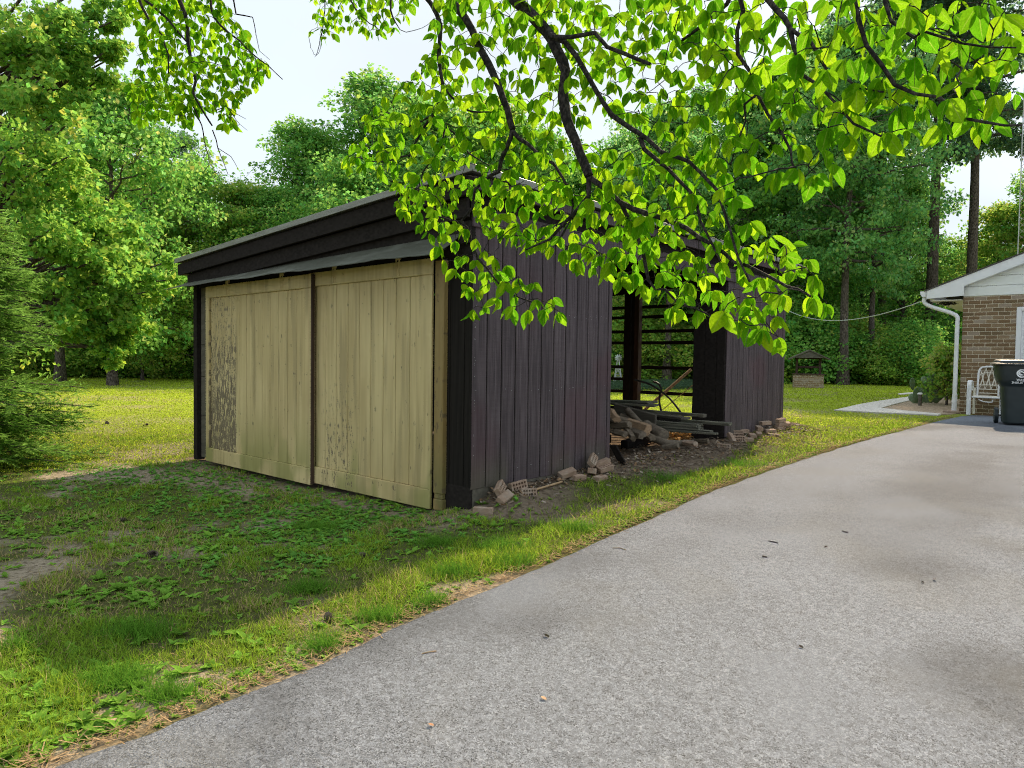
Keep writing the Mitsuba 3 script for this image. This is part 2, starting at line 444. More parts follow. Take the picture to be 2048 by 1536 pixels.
def ground_color(x, y):
    m = soil_mask(x, y)[..., None]
    n = fbm2(x, y, 1.7, 4, 8)[..., None]
    w, t = ut(x, y)
    sand = np.array([.33, .275, .20]) * (.75 + .5 * n)
    dirt = np.array([.20, .155, .115]) * (.7 + .6 * n)
    shed = (S((w + 1.3) / .5) * S((t + .5) / .6) * S((9 - t) / .6) * S((6.3 - w) / .4))[..., None]
    bare = sand * (1 - shed) + dirt * shed
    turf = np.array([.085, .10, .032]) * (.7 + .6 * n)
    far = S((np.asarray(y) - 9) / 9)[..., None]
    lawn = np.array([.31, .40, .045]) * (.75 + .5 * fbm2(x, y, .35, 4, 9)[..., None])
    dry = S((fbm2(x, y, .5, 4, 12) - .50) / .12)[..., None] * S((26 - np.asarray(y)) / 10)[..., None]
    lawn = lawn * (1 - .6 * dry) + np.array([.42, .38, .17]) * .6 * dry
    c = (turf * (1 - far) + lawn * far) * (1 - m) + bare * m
    straw = .8 * np.exp(-(edge_dist(x, y) / .032) ** 2)[..., None]
    c = c * (1 - .8 * straw) + np.array([.17, .115, .065]) * .8 * straw
    wood = S((np.asarray(y) + .12 * np.abs(x) * (np.asarray(x) > 6) - (38 + 1.6 * (np.asarray(x) < 0)) + 5 * (fbm2(x, y, .25, 3, 5) - .5)) / 1.5)[..., None]
    return c * (1 - wood) + np.array([.10, .085, .045]) * (.6 + .8 * n) * wood


gx = np.unique(np.concatenate([np.arange(-9, 8, .1), np.arange(-22, 26, .5), np.sign(k := np.linspace(-1, 1, 61)) * np.abs(k) ** 3 * 900]))
gy = np.unique(np.concatenate([np.arange(1.5, 14, .1), np.arange(-8, 50, .5), np.geomspace(50, 1500, 30), -np.geomspace(8, 600, 14)]))
X, Y = np.meshgrid(gx, gy)
Zg = g(X, Y) + np.where((Y < 26) & (edge_dist(X, Y) > .05), .035 * (fbm2(X, Y, 1.6, 4, 6) - .5) + .02 * (fbm2(X, Y, 6.0, 2, 7) - .5) * soil_mask(X, Y), 0)
Zg = np.where(edge_dist(X, Y) < -.1, Zg - .02, Zg)
nx_, ny_ = len(gx), len(gy)
idx = np.arange(nx_ * ny_).reshape(ny_, nx_)
GF = np.stack([idx[:-1, :-1].ravel(), idx[:-1, 1:].ravel(), idx[1:, 1:].ravel(), idx[1:, :-1].ravel()], 1)
GV = np.stack([X.ravel(), Y.ravel(), Zg.ravel()], 1)
struct('ground', 'bare sandy soil and thin lawn under the grass', (GV, GF), 'soil', smooth=True, color=np.clip(ground_color(X, Y).reshape(-1, 3), .01, .8))

far_end = np.stack([np.interp(np.arange(len(ED)), [0, len(ED) - 1], [5, 24.0]), np.interp(np.arange(len(ED)), [0, len(ED) - 1], [-22, 1.2])], 1)
ks = np.concatenate([[0, .0006, .0015], np.linspace(.006, 1, 46) ** 1.5]); ks = np.unique(ks)
DP = ED[:, None, :2] * (1 - ks[None, :, None]) + far_end[:, None] * ks[None, :, None]
DZ = g(DP[..., 0], DP[..., 1]) + .012 - .03 * np.exp(-ks / .002)[None]
DV = np.concatenate([DP, DZ[..., None]], -1).reshape(-1, 3)
m_, n_ = len(ED), len(ks); idx = np.arange(m_ * n_).reshape(m_, n_)
DF = np.stack([idx[:-1, :-1].ravel(), idx[:-1, 1:].ravel(), idx[1:, 1:].ravel(), idx[1:, :-1].ravel()], 1)
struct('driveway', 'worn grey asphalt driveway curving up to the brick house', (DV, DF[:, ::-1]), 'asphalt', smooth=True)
# concrete walk: two arms with a mulch bed between them


def slab(name, label, poly, mat, h, thick=.05):
    poly = np.asarray(poly, float); m = trimesh.creation.extrude_polygon(__import__('shapely').Polygon(poly), thick, engine='earcut')
    V = np.array(m.vertices); V[:, 2] += g(V[:, 0], V[:, 1]) + h - thick
    return struct(name, label, trimesh.Trimesh(V, m.faces, process=False), mat)


def gpoly(pts): return [tuple(G(*p)[:2]) for p in pts]


slab('concrete_walk', 'pale concrete walk from the driveway towards the back of the house', gpoly([(1668, 822.5), (1716, 811), (1752, 804.5), (1800, 797.5), (1828, 793.5), (1836, 796), (1824, 801.5), (1790, 810), (1762, 818), (1810, 823.5), (1882, 830), (1874, 832.5), (1800, 829), (1720, 825.5)]), 'concrete', .03)
slab('garden_walk', 'short pale strip of walk at the back of the lawn', gpoly([(1796, 788.6), (1830, 785.6), (1836, 787.4), (1800, 790.6)]), 'concrete', .03)
slab('mulch_bed', 'tan gravel and mulch bed by the corner of the house', gpoly([(1764, 818.5), (1792, 810.5), (1826, 801.8), (1842, 795), (1880, 790), (1935, 800), (1932, 826), (1900, 829.5), (1882, 829.6), (1810, 823)]), 'mulch', .02)

# ---------------------------------------------------------------- storage shed
R = np.random.default_rng(11)
shed = thing('storage_shed', 'dark brown wooden shed with two faded tan sliding doors and one open side bay', 'shed')
ZB, ZT, LEN, WID = .322, 2.751, 7.77, 5.66
ztop = lambda a: 3.236 - .0535 * (a + .05)


def wall(name, boards, backing, mat='brown_siding', label=None):
    k = part(shed, name, backing, 'dark_timber', label)
    for b in boards: part(k, 'board', b, mat)
    return k


def boards_side(edges, z0, z1, w0=0.0):
    out = []
    for a, b in zip(edges[:-1], edges[1:]):
        out.append(sbox(w0 + R.uniform(-.001, .001), w0 + .016, a + .007, b - .007, z0 + R.uniform(-.004, .004), z1, .004))
    return out


gr = [.0] + list(.2116 + .2032 * np.arange(11)) + [2.325]
wall('side_wall', boards_side(gr, ZB, ZT + .02), sbox(.013, .05, 0.03, 2.31, ZB + .01, ZT + .02))
part(shed, 'sill', sbox(.006, .09, .041, 2.3, .05, ZB + .006), 'gray_wood', 'weathered grey sill under the side wall')
gr2 = list(5.418 + .2032 * np.arange(12)) + [7.77]
wall('side_wall', boards_side(gr2, .405, ZT + .02), sbox(.013, .05, 5.45, 7.75, .42, ZT + .02))
part(shed, 'sill', sbox(.006, .09, 5.43, 7.76, .12, .411), 'dark_timber')
# short partition that closes the bay on its far side
pb = []
for a, b in ((.018, .155), (.155, .345), (.345, .54)): pb.append(sbox(a + .003, b - .003, 5.402, 5.416, .24, ZT, .003))
wall('partition', pb, sbox(.02, .53, 5.417, 5.46, .25, ZT), 'dark_timber')
# front: narrow siding strip at the right of the doors
fb = []
for a, b in ((.0, .09), (.09, .283), (.283, .33)): fb.append(sbox(a + (.003 if a else -.001), b - .004, -.002, .016, .345, 2.62, .004))
wall('front_wall', fb, sbox(.015, .345, .012, .05, .35, 2.62), 'shaded_siding')
part(shed, 'kick_board', sbox(.004, .36, -.001, .04, .09, .352), 'dark_timber', 'dark kick board at the foot of the front corner')
part(shed, 'corner_trim', sbox(-.003, .018, -.004, .0, .345, 2.66), 'shaded_siding')
jamb = part(shed, 'door_jamb', cat([sbox(.318, .445, -.055, .01, .245, 2.47, .006), sbox(.322, .441, -.05, .0, .19, .245, .01), sbox(.318, .445, -.057, .01, .085, .19, .008)]), 'ochre_paint', 'ochre painted jamb right of the sliding doors')
# left end of the front
part(shed, 'post', sbox(5.555, 5.665, -.03, .09, .02, 2.55, .004), 'dark_timber', 'dark corner post at the left end')
gstrip = [sbox(5.1, 5.53, .02, .04, a + .008, b, .004) for a, b in ((.05, .66), (.66, 1.22), (1.22, 1.68), (1.68, 2.5))]
gk = part(shed, 'filler_board', gstrip[0], 'gray_wood', 'weathered grey boards in the gap left of the doors')
for m in gstrip[1:]: part(shed, 'filler_board', m, 'gray_wood')
part(shed, 'side_wall', sbox(5.60, 5.64, .1, 7.74, .1, 2.75), 'dark_timber', 'plain wall on the far side')


def sliding_door(a0, a1, zb, zt, t0, planks, lab):
    """a0 right edge, a1 left edge in the shed frame"""
    k = part(shed, 'sliding_door', sbox(a0 + .02, a1 - .02, t0 + .040, t0 + .05, zb + .03, zt - .03), 'dark_timber', lab)
    part(k, 'top_rail', sbox(a0, a1, t0, t0 + .03, zt - .155, zt, .004), 'tan_paint')
    part(k, 'bottom_rail', sbox(a0 + .001, a1 - .001, t0 - .002, t0 + .03, zb, zb + .19, .004), 'tan_paint')
    part(k, 'stile', sbox(a0, a0 + .145, t0 + .001, t0 + .03, zb + .192, zt - .157, .004), 'tan_paint')
    part(k, 'stile', sbox(a1 - .105, a1, t0 + .001, t0 + .03, zb + .192, zt - .157, .004), 'tan_paint')
    e = np.linspace(a0 + .146, a1 - .106, planks + 1); e[1:-1] += R.uniform(-.006, .006, planks - 1)
    for a, b in zip(e[:-1], e[1:]):
        part(k, 'plank', sbox(a + .0035, b - .0035, t0 + .028 + R.uniform(-.0015, .0015), t0 + .042, zb + .19, zt - .155, .0045), 'tan_paint')
    for s in (.24, .76):
        a = a0 + (a1 - a0) * s
        part(k, 'hanger', cat([sbox(a - .035, a - .012, t0 - .006, t0, zt - .14, zt + .09, .002), sbox(a + .012, a + .035, t0 - .006, t0, zt - .14, zt + .09, .002), sbox(a - .03, a + .03, t0 - .006, t0 + .02, zt + .02, zt + .06, .003)]), 'tan_paint')
    return k


sliding_door(.478, 2.60, .08, 2.50, -.065, 9, 'right faded tan sliding door')
sliding_door(2.475, 5.095, .062, 2.482, -.115, 12, 'left faded tan sliding door with peeling paint on its left planks')
part(shed, 'door_edge', sbox(2.458, 2.474, -.113, -.07, .07, 2.475, .002), 'post_timber', 'bare brown edge of the left door')
part(shed, 'door_track', sbox(.3, 5.6, -.09, -.04, 2.56, 2.62, .006), 'dark_metal')
# boards above the doors, in three steps, under the sloping roof


def along_front(a0, a1, t0, t1, d0, d1, name, mat, **kw):
    p, q = W(a0, (t0 + t1) / 2, ztop(a0) - (d0 + d1) / 2), W(a1, (t0 + t1) / 2, ztop(a1) - (d0 + d1) / 2)
    return part(shed, name, beam(p, q, abs(t1 - t0), abs(d1 - d0), .003), mat, **kw)


along_front(-.145, 5.86, -.165, -.13, .075, .235, 'fascia', 'dark_timber')
along_front(-.02, 5.70, -.10, -.06, .235, .41, 'header_board', 'dark_timber')
part(shed, 'header_board', sbox(-.004, 5.68, -.045, -.004, 2.60, 2.80, .004), 'dark_timber')
part(shed, 'header_board', sbox(-.002, 5.6, -.003, .04, 2.50, 3.0, .004), 'dark_timber')
along_front(5.68, 5.86, -.13, .5, .205, .225, 'soffit', 'gray_wood')
# side trim and fascia
part(shed, 'trim_board', sbox(-.024, .0, -.018, 7.79, ZT, ZT + .185, .004), 'brown_siding', 'wide brown trim board along the top of the open side')
part(shed, 'fascia', sbox(-.145, -.115, -.129, 7.9, 3.055, 3.165, .004), 'brown_siding')
part(shed, 'rafter_plate', sbox(.0, .06, .0, 7.77, ZT + .19, 3.12, .003), 'dark_timber')
rp = [W(-.15, -.17, ztop(-.15)), W(5.88, -.17, ztop(5.88)), W(5.88, 7.95, ztop(5.88)), W(-.15, 7.95, ztop(-.15))]
rv = np.array(rp + [q - np.array([0, 0, .05]) for q in rp])
rf = np.array([[0, 3, 2, 1], [4, 5, 6, 7], [0, 1, 5, 4], [1, 2, 6, 5], [2, 3, 7, 6], [3, 0, 4, 7]])[:, ::-1]
part(shed, 'roof', (rv, rf), 'roof_felt', 'low sloping felt roof')
along_front(-.19, 5.90, -.20, -.172, -.008, .048, 'drip_edge', 'drip_metal', label='pale metal drip edge along the front of the roof')
de = cat([sbox(-.195, -.152, -.172, 7.95, ztop(-.15) - .048, ztop(-.15) + .008, .004)])
part(shed, 'drip_edge', de, 'drip_metal', 'pale metal drip edge along the open side of the roof')
lip = cat([beam(W(-.19, -.206, ztop(-.19) - .055), W(5.90, -.206, ztop(5.9) - .055), .012, .014, .003), sbox(-.203, -.19, -.2, 7.95, ztop(-.15) - .062, ztop(-.15) - .048, .003)])
part(shed, 'drip_lip', lip, 'drip_metal')
# drooping awning sheet over the door track
na, nt = 90, 9
A, B = np.meshgrid(np.linspace(.12, 5.78, na), np.linspace(0, 1, nt))
wob = fbm2(A * 1.0, B * 0, 1.1, 3, 21) - .5; wob2 = fbm2(A * 3.3, B * .4, 1.0, 2, 22) - .5
top = 2.695 - .015 * A; low = 2.475 + .05 * wob + .025 * wob2 - .02 * S((A - 5) / .8)
tt = -.046 - .34 * B ** 1.1 * (1 + .08 * wob); zz = top + (low - top) * (B ** .85) + .02 * wob * np.sin(B * 3.0)
P = C + u * A[..., None] + v * tt[..., None]; P[..., 2] += zz
idx = np.arange(na * nt).reshape(nt, na); f4 = np.stack([idx[:-1, :-1].ravel(), idx[:-1, 1:].ravel(), idx[1:, 1:].ravel(), idx[1:, :-1].ravel()], 1)
AV = P.reshape(-1, 3); n0 = len(AV)
rim = np.concatenate([idx[0], idx[1:, -1], idx[-1, -2::-1], idx[-2:0:-1, 0]]); rn = np.roll(rim, -1)
AVV = np.vstack([AV, AV - np.array([0, 0, .008])])
AF = np.vstack([f4, f4[:, ::-1] + n0, np.stack([rim, rim + n0, rn + n0, rn], 1)])
part(shed, 'awning', (AVV, AF), 'awning_sheet', 'sagging grey green sheet awning over the sliding doors', smooth=40)
# open framing at the back of the bay
for a0, a1 in ((3.10, 3.24), (.02, .13), (5.5, 5.6)): part(shed, 'post', sbox(a0, a1, 7.66, 7.76, .2, 2.95), 'dark_timber')
part(shed, 'post', sbox(2.88, 2.985, 7.64, 7.77, .2, 2.95), 'post_timber', 'bare brown post at the back of the open bay')
part(shed, 'post', sbox(2.99, 3.08, 7.69, 7.75, .2, 2.95), 'dark_timber')
for z in (.90, 1.405, 1.90, 2.13, 2.42, 2.62): part(shed, 'girt', sbox(.1, 5.56, 7.775, 7.80, z - .03, z + .035, .003), 'dark_timber')
part(shed, 'girt', sbox(3.14, 5.56, 7.775, 7.80, 1.13, 1.19, .003), 'dark_timber')
part(shed, 'post', sbox(.02, .12, 2.22, 2.32, .2, 2.95), 'dark_timber')
for t in np.arange(.4, 7.7, .8): part(shed, 'rafter', beam(W(.05, t, ztop(.05) - .12), W(5.6, t, ztop(5.6) - .12), .045, .13, .003), 'dark_timber')
part(shed, 'loose_skirt', beam(W(-.03, 2.34, .55), W(-.10, 2.50, .27), .02, .10, .003, up=tuple(u)), 'dark_timber', 'loose dark board leaning at the end of the side wall')
# nails along the siding
nv = []
for z in (1.23, 1.24, 2.02, 2.03, .47):
    for t in np.arange(.06, 2.3, .1016):
        if R.random() < .5: nv.append(trimesh.creation.icosphere(0, .0032).apply_translation(W(-.001, t + R.normal(0, .012), z + R.normal(0, .012))))
for t in (.04, .05, .045, .05):
    for z in np.arange(.5, 2.6, .11):
        if R.random() < .35: nv.append(trimesh.creation.icosphere(0, .0032).apply_translation(W(-.001, t, z + R.normal(0, .03))))
part(shed, 'nails', cat(nv), 'pale_metal', kind='stuff')

# ---------------------------------------------------------------- loose bricks, lumber and firewood by the shed


def brick_mesh(holes):
    m = Manifold.cube((.2, .092, .062), True)
    b = cbox((.2, .092, .062), .005)
    m = Manifold(mesh=__import__('manifold3d').Mesh(np.asarray(b.vertices, np.float32), np.asarray(b.faces, np.uint32)))
    if holes:
        for ix in range(5):
            for iy in range(2):
                m = m - Manifold.cylinder(.2, .0125, .0125, 10, True).translate((-.07 + .035 * ix, -.019 + .038 * iy, 0))
    q = m.to_mesh(); return trimesh.Trimesh(q.vert_properties[:, :3], q.tri_verts, process=False)


BR = [brick_mesh(False), brick_mesh(True)]


def place_brick(px, py, lift, yaw, tilt, rollx, holes, label, halved=False, dy=0.0):
    P = G(px, py); x, y = P[:2]; k = thing('brick', label, 'brick')
    yaw0 = math.degrees(math.atan2(v[1], v[0])) + yaw
    M = T4().translate([x, y + dy, float(g(x, y)) + lift]).rotate([0, 0, 1], yaw0).rotate([0, 1, 0], tilt).rotate([1, 0, 0], rollx)
    m = BR[holes].copy()
    if halved: m.vertices = m.vertices * np.array([.55, 1, 1])
    m.vertices = m.vertices * R.uniform(.90, .97, 3)
    scene[k] = mikit.ply(m, 'loose_brick'); scene[k]['to_world'] = M


place_brick(966, 1029, .022, -60, 0, 90, 0, 'reddish brick lying on edge at the front corner of the shed')
place_brick(1000, 993, .075, 30, -18, 62, 1, 'brick with round holes propped on a grey block near the front corner')
place_brick(1010, 1000, .02, 10, -15, 35, 0, 'smooth grey brick tilted on the soil below the holed brick')
place_brick(1036, 984, .06, -12, -8, 78, 1, 'mossy brick on edge with holes facing out, third from the front corner')
place_brick(1056, 988, .01, -14, 4, 80, 1, 'half buried brick showing one row of holes')
place_brick(1134, 961, .075, -20, -14, 20, 0, 'moss stained orange brick leaning on another halfway along the side wall')
place_brick(1156, 961, .03, -5, 5, 8, 0, 'dull grey brick flat on the soil under the moss stained brick')
place_brick(1185, 946, .14, 24, -22, 48, 1, 'brick with ten holes tilted on top of the heap by the bay opening')
place_brick(1184, 952, .055, 30, 10, 4, 0, 'pale flat brick in the middle of the heap by the bay opening')
place_brick(1210, 948, .065, -20, -12, 12, 1, 'brown holed brick at the right of the heap by the bay opening')
place_brick(1203, 944, .10, -25, -16, 5, 0, 'brown brick lying behind the holed one at the bay opening')
place_brick(1200, 960, .012, 5, 0, 4, 0, 'sunken brick at the foot of the heap by the bay opening')
place_brick(1447, 895, .01, -70, 3, 84, 1, 'brick on edge with two rows of holes left of the second wall')
place_brick(1463, 883, .05, 55, -40, 20, 0, 'brick tipped on its corner at the near end of the second wall')
place_brick(1477, 883, .035, -50, 0, 74, 1, 'holed brick on edge beside the tipped brick')
place_brick(1474, 873, .05, -40, 0, 84, 1, 'dark brick with holes standing behind the holed brick on edge')
place_brick(1486, 869, .05, -20, 0, 0, 0, 'plain brick against the second wall behind the holed bricks')
place_brick(1494, 884, .03, -55, 0, 6, 0, 'reddish brick lying out from the second wall')
place_brick(1504, 876, .035, -45, 0, 12, 0, 'small reddish brick half in the soil of the second wall', True)
place_brick(1518, 868, .09, 35, -6, 4, 1, 'brick with hollow top standing at the middle of the second wall')
place_brick(1516, 874, .03, 50, 55, 10, 0, 'narrow brick leaning below the hollow topped brick', True)
place_brick(1530, 862, .13, -30, -4, 3, 0, 'mossy brick on top of another at the middle of the second wall')
place_brick(1540, 866, .03, -35, 0, 6, 0, 'brick carrying the mossy brick at the second wall')
place_brick(1561, 858, .145, -15, -6, 2, 1, 'brick with a hollow top, highest of the stack at the far end')
place_brick(1561, 858, .08, -18, -4, 2, 0, 'second brick from the top of the stack at the far end')
place_brick(1560, 859, .018, -25, 0, 0, 0, 'lowest brick of the stack at the far end')
place_brick(1574, 855, .06, 30, -6, 0, 0, 'brown brick leaning against the stack at the far end')
place_brick(1548, 872, .004, -40, 4, 2, 0, 'thin slab of brick flat on the soil near the far stack')


def log_mesh(L, r, seed, split=False):
    q = np.random.default_rng(seed); n = 12 if not split else 7; s = np.linspace(-L / 2, L / 2, 7)
    a = np.linspace(0, 2 * np.pi, n, endpoint=False)
    prof = 1 + .10 * (q.random(n) - .5) if not split else np.array([1, .98, .95, .5, .12, .45, .9])[:n] * (1 + .16 * (q.random(n) - .5))
    V = []
    for i, k in enumerate(s):
        c = .04 * np.sin(i * .9 + seed); rr = r * prof * (1 + .09 * (q.random(n) - .5))
        V.append(np.stack([np.full(n, k), np.cos(a) * rr + c * r, np.sin(a) * rr], 1))
    V = np.vstack(V); F = []; i = np.arange(n); j = (i + 1) % n
    for k in range(6): F += [np.stack([k * n + i, (k + 1) * n + i, (k + 1) * n + j], 1), np.stack([k * n + i, (k + 1) * n + j, k * n + j], 1)]
    V = np.vstack([V, [[-L / 2 - .004, 0, 0], [L / 2 + .004, 0, 0]]]); e = len(V)
    F += [np.stack([np.full(n, e - 2), i, j], 1), np.stack([np.full(n, e - 1), 6 * n + j, 6 * n + i], 1)]
    return trimesh.Trimesh(V, np.vstack(F), process=False)


def log(p, q, r, mat, label, split=False, seed=0, roll=0, smooth=35):
    p, q = np.asarray(p, float), np.asarray(q, float); d = q - p; s, n, d1 = frame(d); c, k = math.cos(roll), math.sin(roll); s, n = s * c + n * k, n * c - s * k
    m = log_mesh(np.linalg.norm(d) * 1.1, r * 1.12, seed, split); V = m.vertices
    m = trimesh.Trimesh((p + q) / 2 + V[:, :1] * d1 + V[:, 1:2] * s + V[:, 2:] * n, m.faces, process=False)
    return single('firewood_log', label, 'log', m, mat, smooth=smooth)


def gz(a, t, h=0.0):
    q = W(a, t, 0); return np.array([q[0], q[1], float(g(q[0], q[1])) + h])


def pxd(x, y, a):
    """point seen at this place of the photograph on the plane parallel to the side wall, a metres behind it"""
    d = fw + cr * (x - 1024) / F_PX - cu * (y - 768) / F_PX
    P0 = C + u * a; return O + d * (((P0 - O) @ u) / (d @ u))


def pxt(x, y, t):
    """the same on the plane parallel to the front, t metres back"""
    d = fw + cr * (x - 1024) / F_PX - cu * (y - 768) / F_PX
    P0 = C + v * t; return O + d * (((P0 - O) @ v) / (d @ v))


fl = lambda x, y, t, z=0.0: pxt(x, y, t) + np.array([0, 0, z])
log(fl(1256, 822, 4.1), fl(1279, 846, 3.95), .042, 'log_bark', 'slim grey round log standing up out of the firewood pile', seed=1)
log(fl(1222, 826, 3.6), fl(1233, 842, 3.45), .065, 'split_wood', 'pale split log end at the left of the firewood pile', True, 2, 1.0, False)
log(fl(1227, 855, 3.55), fl(1257, 853, 3.55), .075, 'gray_split_wood', 'wide split log lying across the left of the firewood pile', True, 3, .6, False)
log(fl(1258, 849, 3.9), fl(1297, 862, 3.75), .085, 'split_wood', 'orange faced split log on top of the firewood pile', True, 4, 2.2, False)
log(fl(1292, 853, 4.3), fl(1326, 871, 4.15), .082, 'log_bark', 'thick round grey log at the right of the firewood pile', seed=5)
log(fl(1248, 857, 3.6), fl(1264, 878, 3.5), .06, 'gray_split_wood', 'split log slanting down the middle of the firewood pile', True, 6, .3, False)
log(fl(1268, 867, 3.75), fl(1286, 873, 3.6), .07, 'log_bark', 'short grey chunk in the middle of the firewood pile', True, 7, 1.7, False)
log(fl(1286, 868, 3.85), fl(1304, 879, 3.75), .062, 'gray_split_wood', 'short split chunk at the foot of the firewood pile', True, 8, .9, False)
log(fl(1222, 838, 3.75), fl(1252, 846, 3.85), .07, 'gray_split_wood', 'dark split log behind the left of the firewood pile', True, 9, 2.6, False)
log(fl(1229, 866, 3.5), fl(1250, 872, 3.45), .055, 'gray_split_wood', 'low dark split log at the left foot of the firewood pile', True, 10, 1.2, False)
log(fl(1240, 836, 4.1), fl(1272, 848, 4.2), .065, 'gray_split_wood', 'dark log under the slim standing log', True, 14, 1.9, False)
log(fl(1236, 848, 3.8), fl(1262, 862, 3.9), .075, 'gray_split_wood', 'hidden dark log inside the firewood pile', True, 15, .4, False)
bl = spline([fl(1304, 876, 4.1), fl(1326, 884, 4.0), fl(1352, 886.5, 4.1), fl(1387, 885, 4.3)], .08)
single('firewood_log', 'long bent grey branch lying on the dirt before the firewood', 'log', tube(bl, np.linspace(.052, .036, len(bl)) * (1 + .1 * np.random.default_rng(3).random(len(bl))), 10), 'log_bark', smooth=50)
log(fl(1327, 894, 3.75), fl(1355, 891, 3.75), .028, 'log_bark', 'short thin grey round log nearest the grass', seed=11)
log(fl(1389, 885, 4.75), fl(1415, 884.5, 4.75), .048, 'gray_split_wood', 'dark short timber at the foot of the partition', True, 12, .3, False)
log(fl(1369, 888, 4.1), fl(1390, 891, 4.05), .05, 'loose_brick', 'reddish broken lump beside the bent branch', True, 13, .8, False)


def plank(p, q, w, h, label, mat='weathered_plank', roll=0.0):
    return single('lumber_plank', label, 'plank', beam(p, q, w, h, .004, roll=roll), mat)


def lum(x0, y0, x1, y1, t, w, h, label, mat='weathered_plank', ext=1.2, roll=0.0):
    p, q = pxt(x0, y0, t), pxt(x1, y1, t); p = p + (p - q) / np.linalg.norm(q - p) * ext
    return plank(p, q, w, h, label, mat, roll)


lum(1221, 802, 1306, 804.5, 4.75, .30, .035, 'wide grey green board on the very top of the lumber pile')
lum(1221, 806.5, 1313, 811, 4.62, .14, .03, 'narrow board just under the top of the lumber pile', roll=.1)
lum(1226, 815, 1277, 817, 4.9, .26, .05, 'dark short board inside the top of the lumber pile', 'dark_timber')
lum(1227, 817.5, 1410, 831.5, 4.72, .10, .045, 'long dark board with a pale cut end reaching past the bay')
single('lumber_plank', 'pale cut end piece of the long dark board', 'plank', beam(pxt(1399, 830.7, 4.70), pxt(1410, 831.6, 4.70), .105, .048, .004), 'gray_wood')
lum(1262, 828, 1312, 842, 4.55, .05, .20, 'short wide grey board standing on edge at the front of the lumber pile', 'gray_wood', .3, .25)
lum(1330, 832, 1372, 837, 4.9, .3, .03, 'sunlit pale board lying flat inside the lumber pile', 'gray_wood', .4)
lum(1324, 838, 1362, 841, 4.8, .2, .04, 'dark board under the sunlit pale board', 'dark_timber', .4)
lum(1302, 837, 1461, 848.5, 4.85, .12, .045, 'long board that sticks out farthest to the right of the lumber pile', ext=1.6)
lum(1305, 842, 1400, 851, 4.7, .22, .04, 'mossy grey board in the middle of the lumber pile', ext=1.4)
lum(1310, 849, 1402, 858, 4.66, .16, .045, 'grey board below the mossy one in the lumber pile', ext=1.4)
lum(1310, 854, 1423, 864, 4.62, .12, .04, 'second lowest board of the lumber pile', ext=1.2)
lum(1312, 859, 1434, 867.5, 4.58, .09, .03, 'lowest thin board of the lumber pile with a split end', ext=1.2)
lum(1230, 822, 1290, 830, 4.95, .24, .05, 'dark board at the back left of the lumber pile', 'dark_timber', .8)
lum(1232, 830, 1300, 842, 5.05, .24, .06, 'dark board at the bottom left of the lumber pile', 'dark_timber', .8)
for a, lab in ((1.15, 'right dark timber block that carries the lumber pile'), (1.9, 'left dark timber block that carries the lumber pile')):
    p = gz(a, 4.45, .06); q = gz(a, 5.15, .06); single('timber_block', lab, 'timber', beam(p, q, .12, .16, .006), 'dark_timber')
# old wheel hoe with bent handles, leaning pole
hoe = thing('wheel_hoe', 'old black metal garden plough with bent arched handles behind the lumber', 'garden plough')
ah = spline([pxt(1268, 759.5, 5.7), pxt(1297, 767.5, 5.7), pxt(1320.7, 781.5, 5.7), pxt(1339, 797, 5.7), pxt(1353.5, 814, 5.7), pxt(1363, 828, 5.7), pxt(1372, 846, 5.7)], .05)
part(hoe, 'handle', tube(ah, .017, 8), 'dark_metal', smooth=True)
ah = spline([pxt(1306, 763.5, 6.0), pxt(1312, 764.5, 6.0), pxt(1319, 769, 6.0), pxt(1323, 778, 6.0), pxt(1320.6, 787, 6.0), pxt(1318.5, 804, 6.0), pxt(1322, 820, 6.0), pxt(1324, 840, 6.0)], .05)
part(hoe, 'upright', tube(ah, .018, 8), 'dark_metal', smooth=True)
part(hoe, 'crossbar', tube([pxt(1324, 838, 6.0), pxt(1370, 842, 5.7)], .016, 8), 'dark_metal', smooth=True)
single('pole', 'tan wooden pole leaning across the open back of the shed', 'pole', beam(pxt(1284, 824, 6.6), pxt(1382, 739, 7.6), .035, .05, .006), 'tan_stick')
single('pole', 'very thin tan rod leaning behind the arched handles', 'pole', tube([pxt(1322, 822, 7.2), pxt(1386, 770, 7.6)], .007, 6), 'tan_stick')

# ---------------------------------------------------------------- brick house
HC = np.array([9.648, 15.046, .46]); hd = -u.copy(); hv = v.copy()   # along the gable wall (to the right), and back
HW = lambda s, b, z: HC + hd * s + hv * b + np.array([0, 0, z])
MH = np.stack([hd, hv, [0, 0, 1]], 1)


def hbox(s0, s1, b0, b1, z0, z1, ch=.003):
    m = cbox((abs(s1 - s0), abs(b1 - b0), abs(z1 - z0)), ch); V = m.vertices + np.array([(s0 + s1) / 2, (b0 + b1) / 2, (z0 + z1) / 2])
    return trimesh.Trimesh(V @ MH.T + HC, m.faces if np.linalg.det(MH) > 0 else m.faces[:, ::-1], process=False)


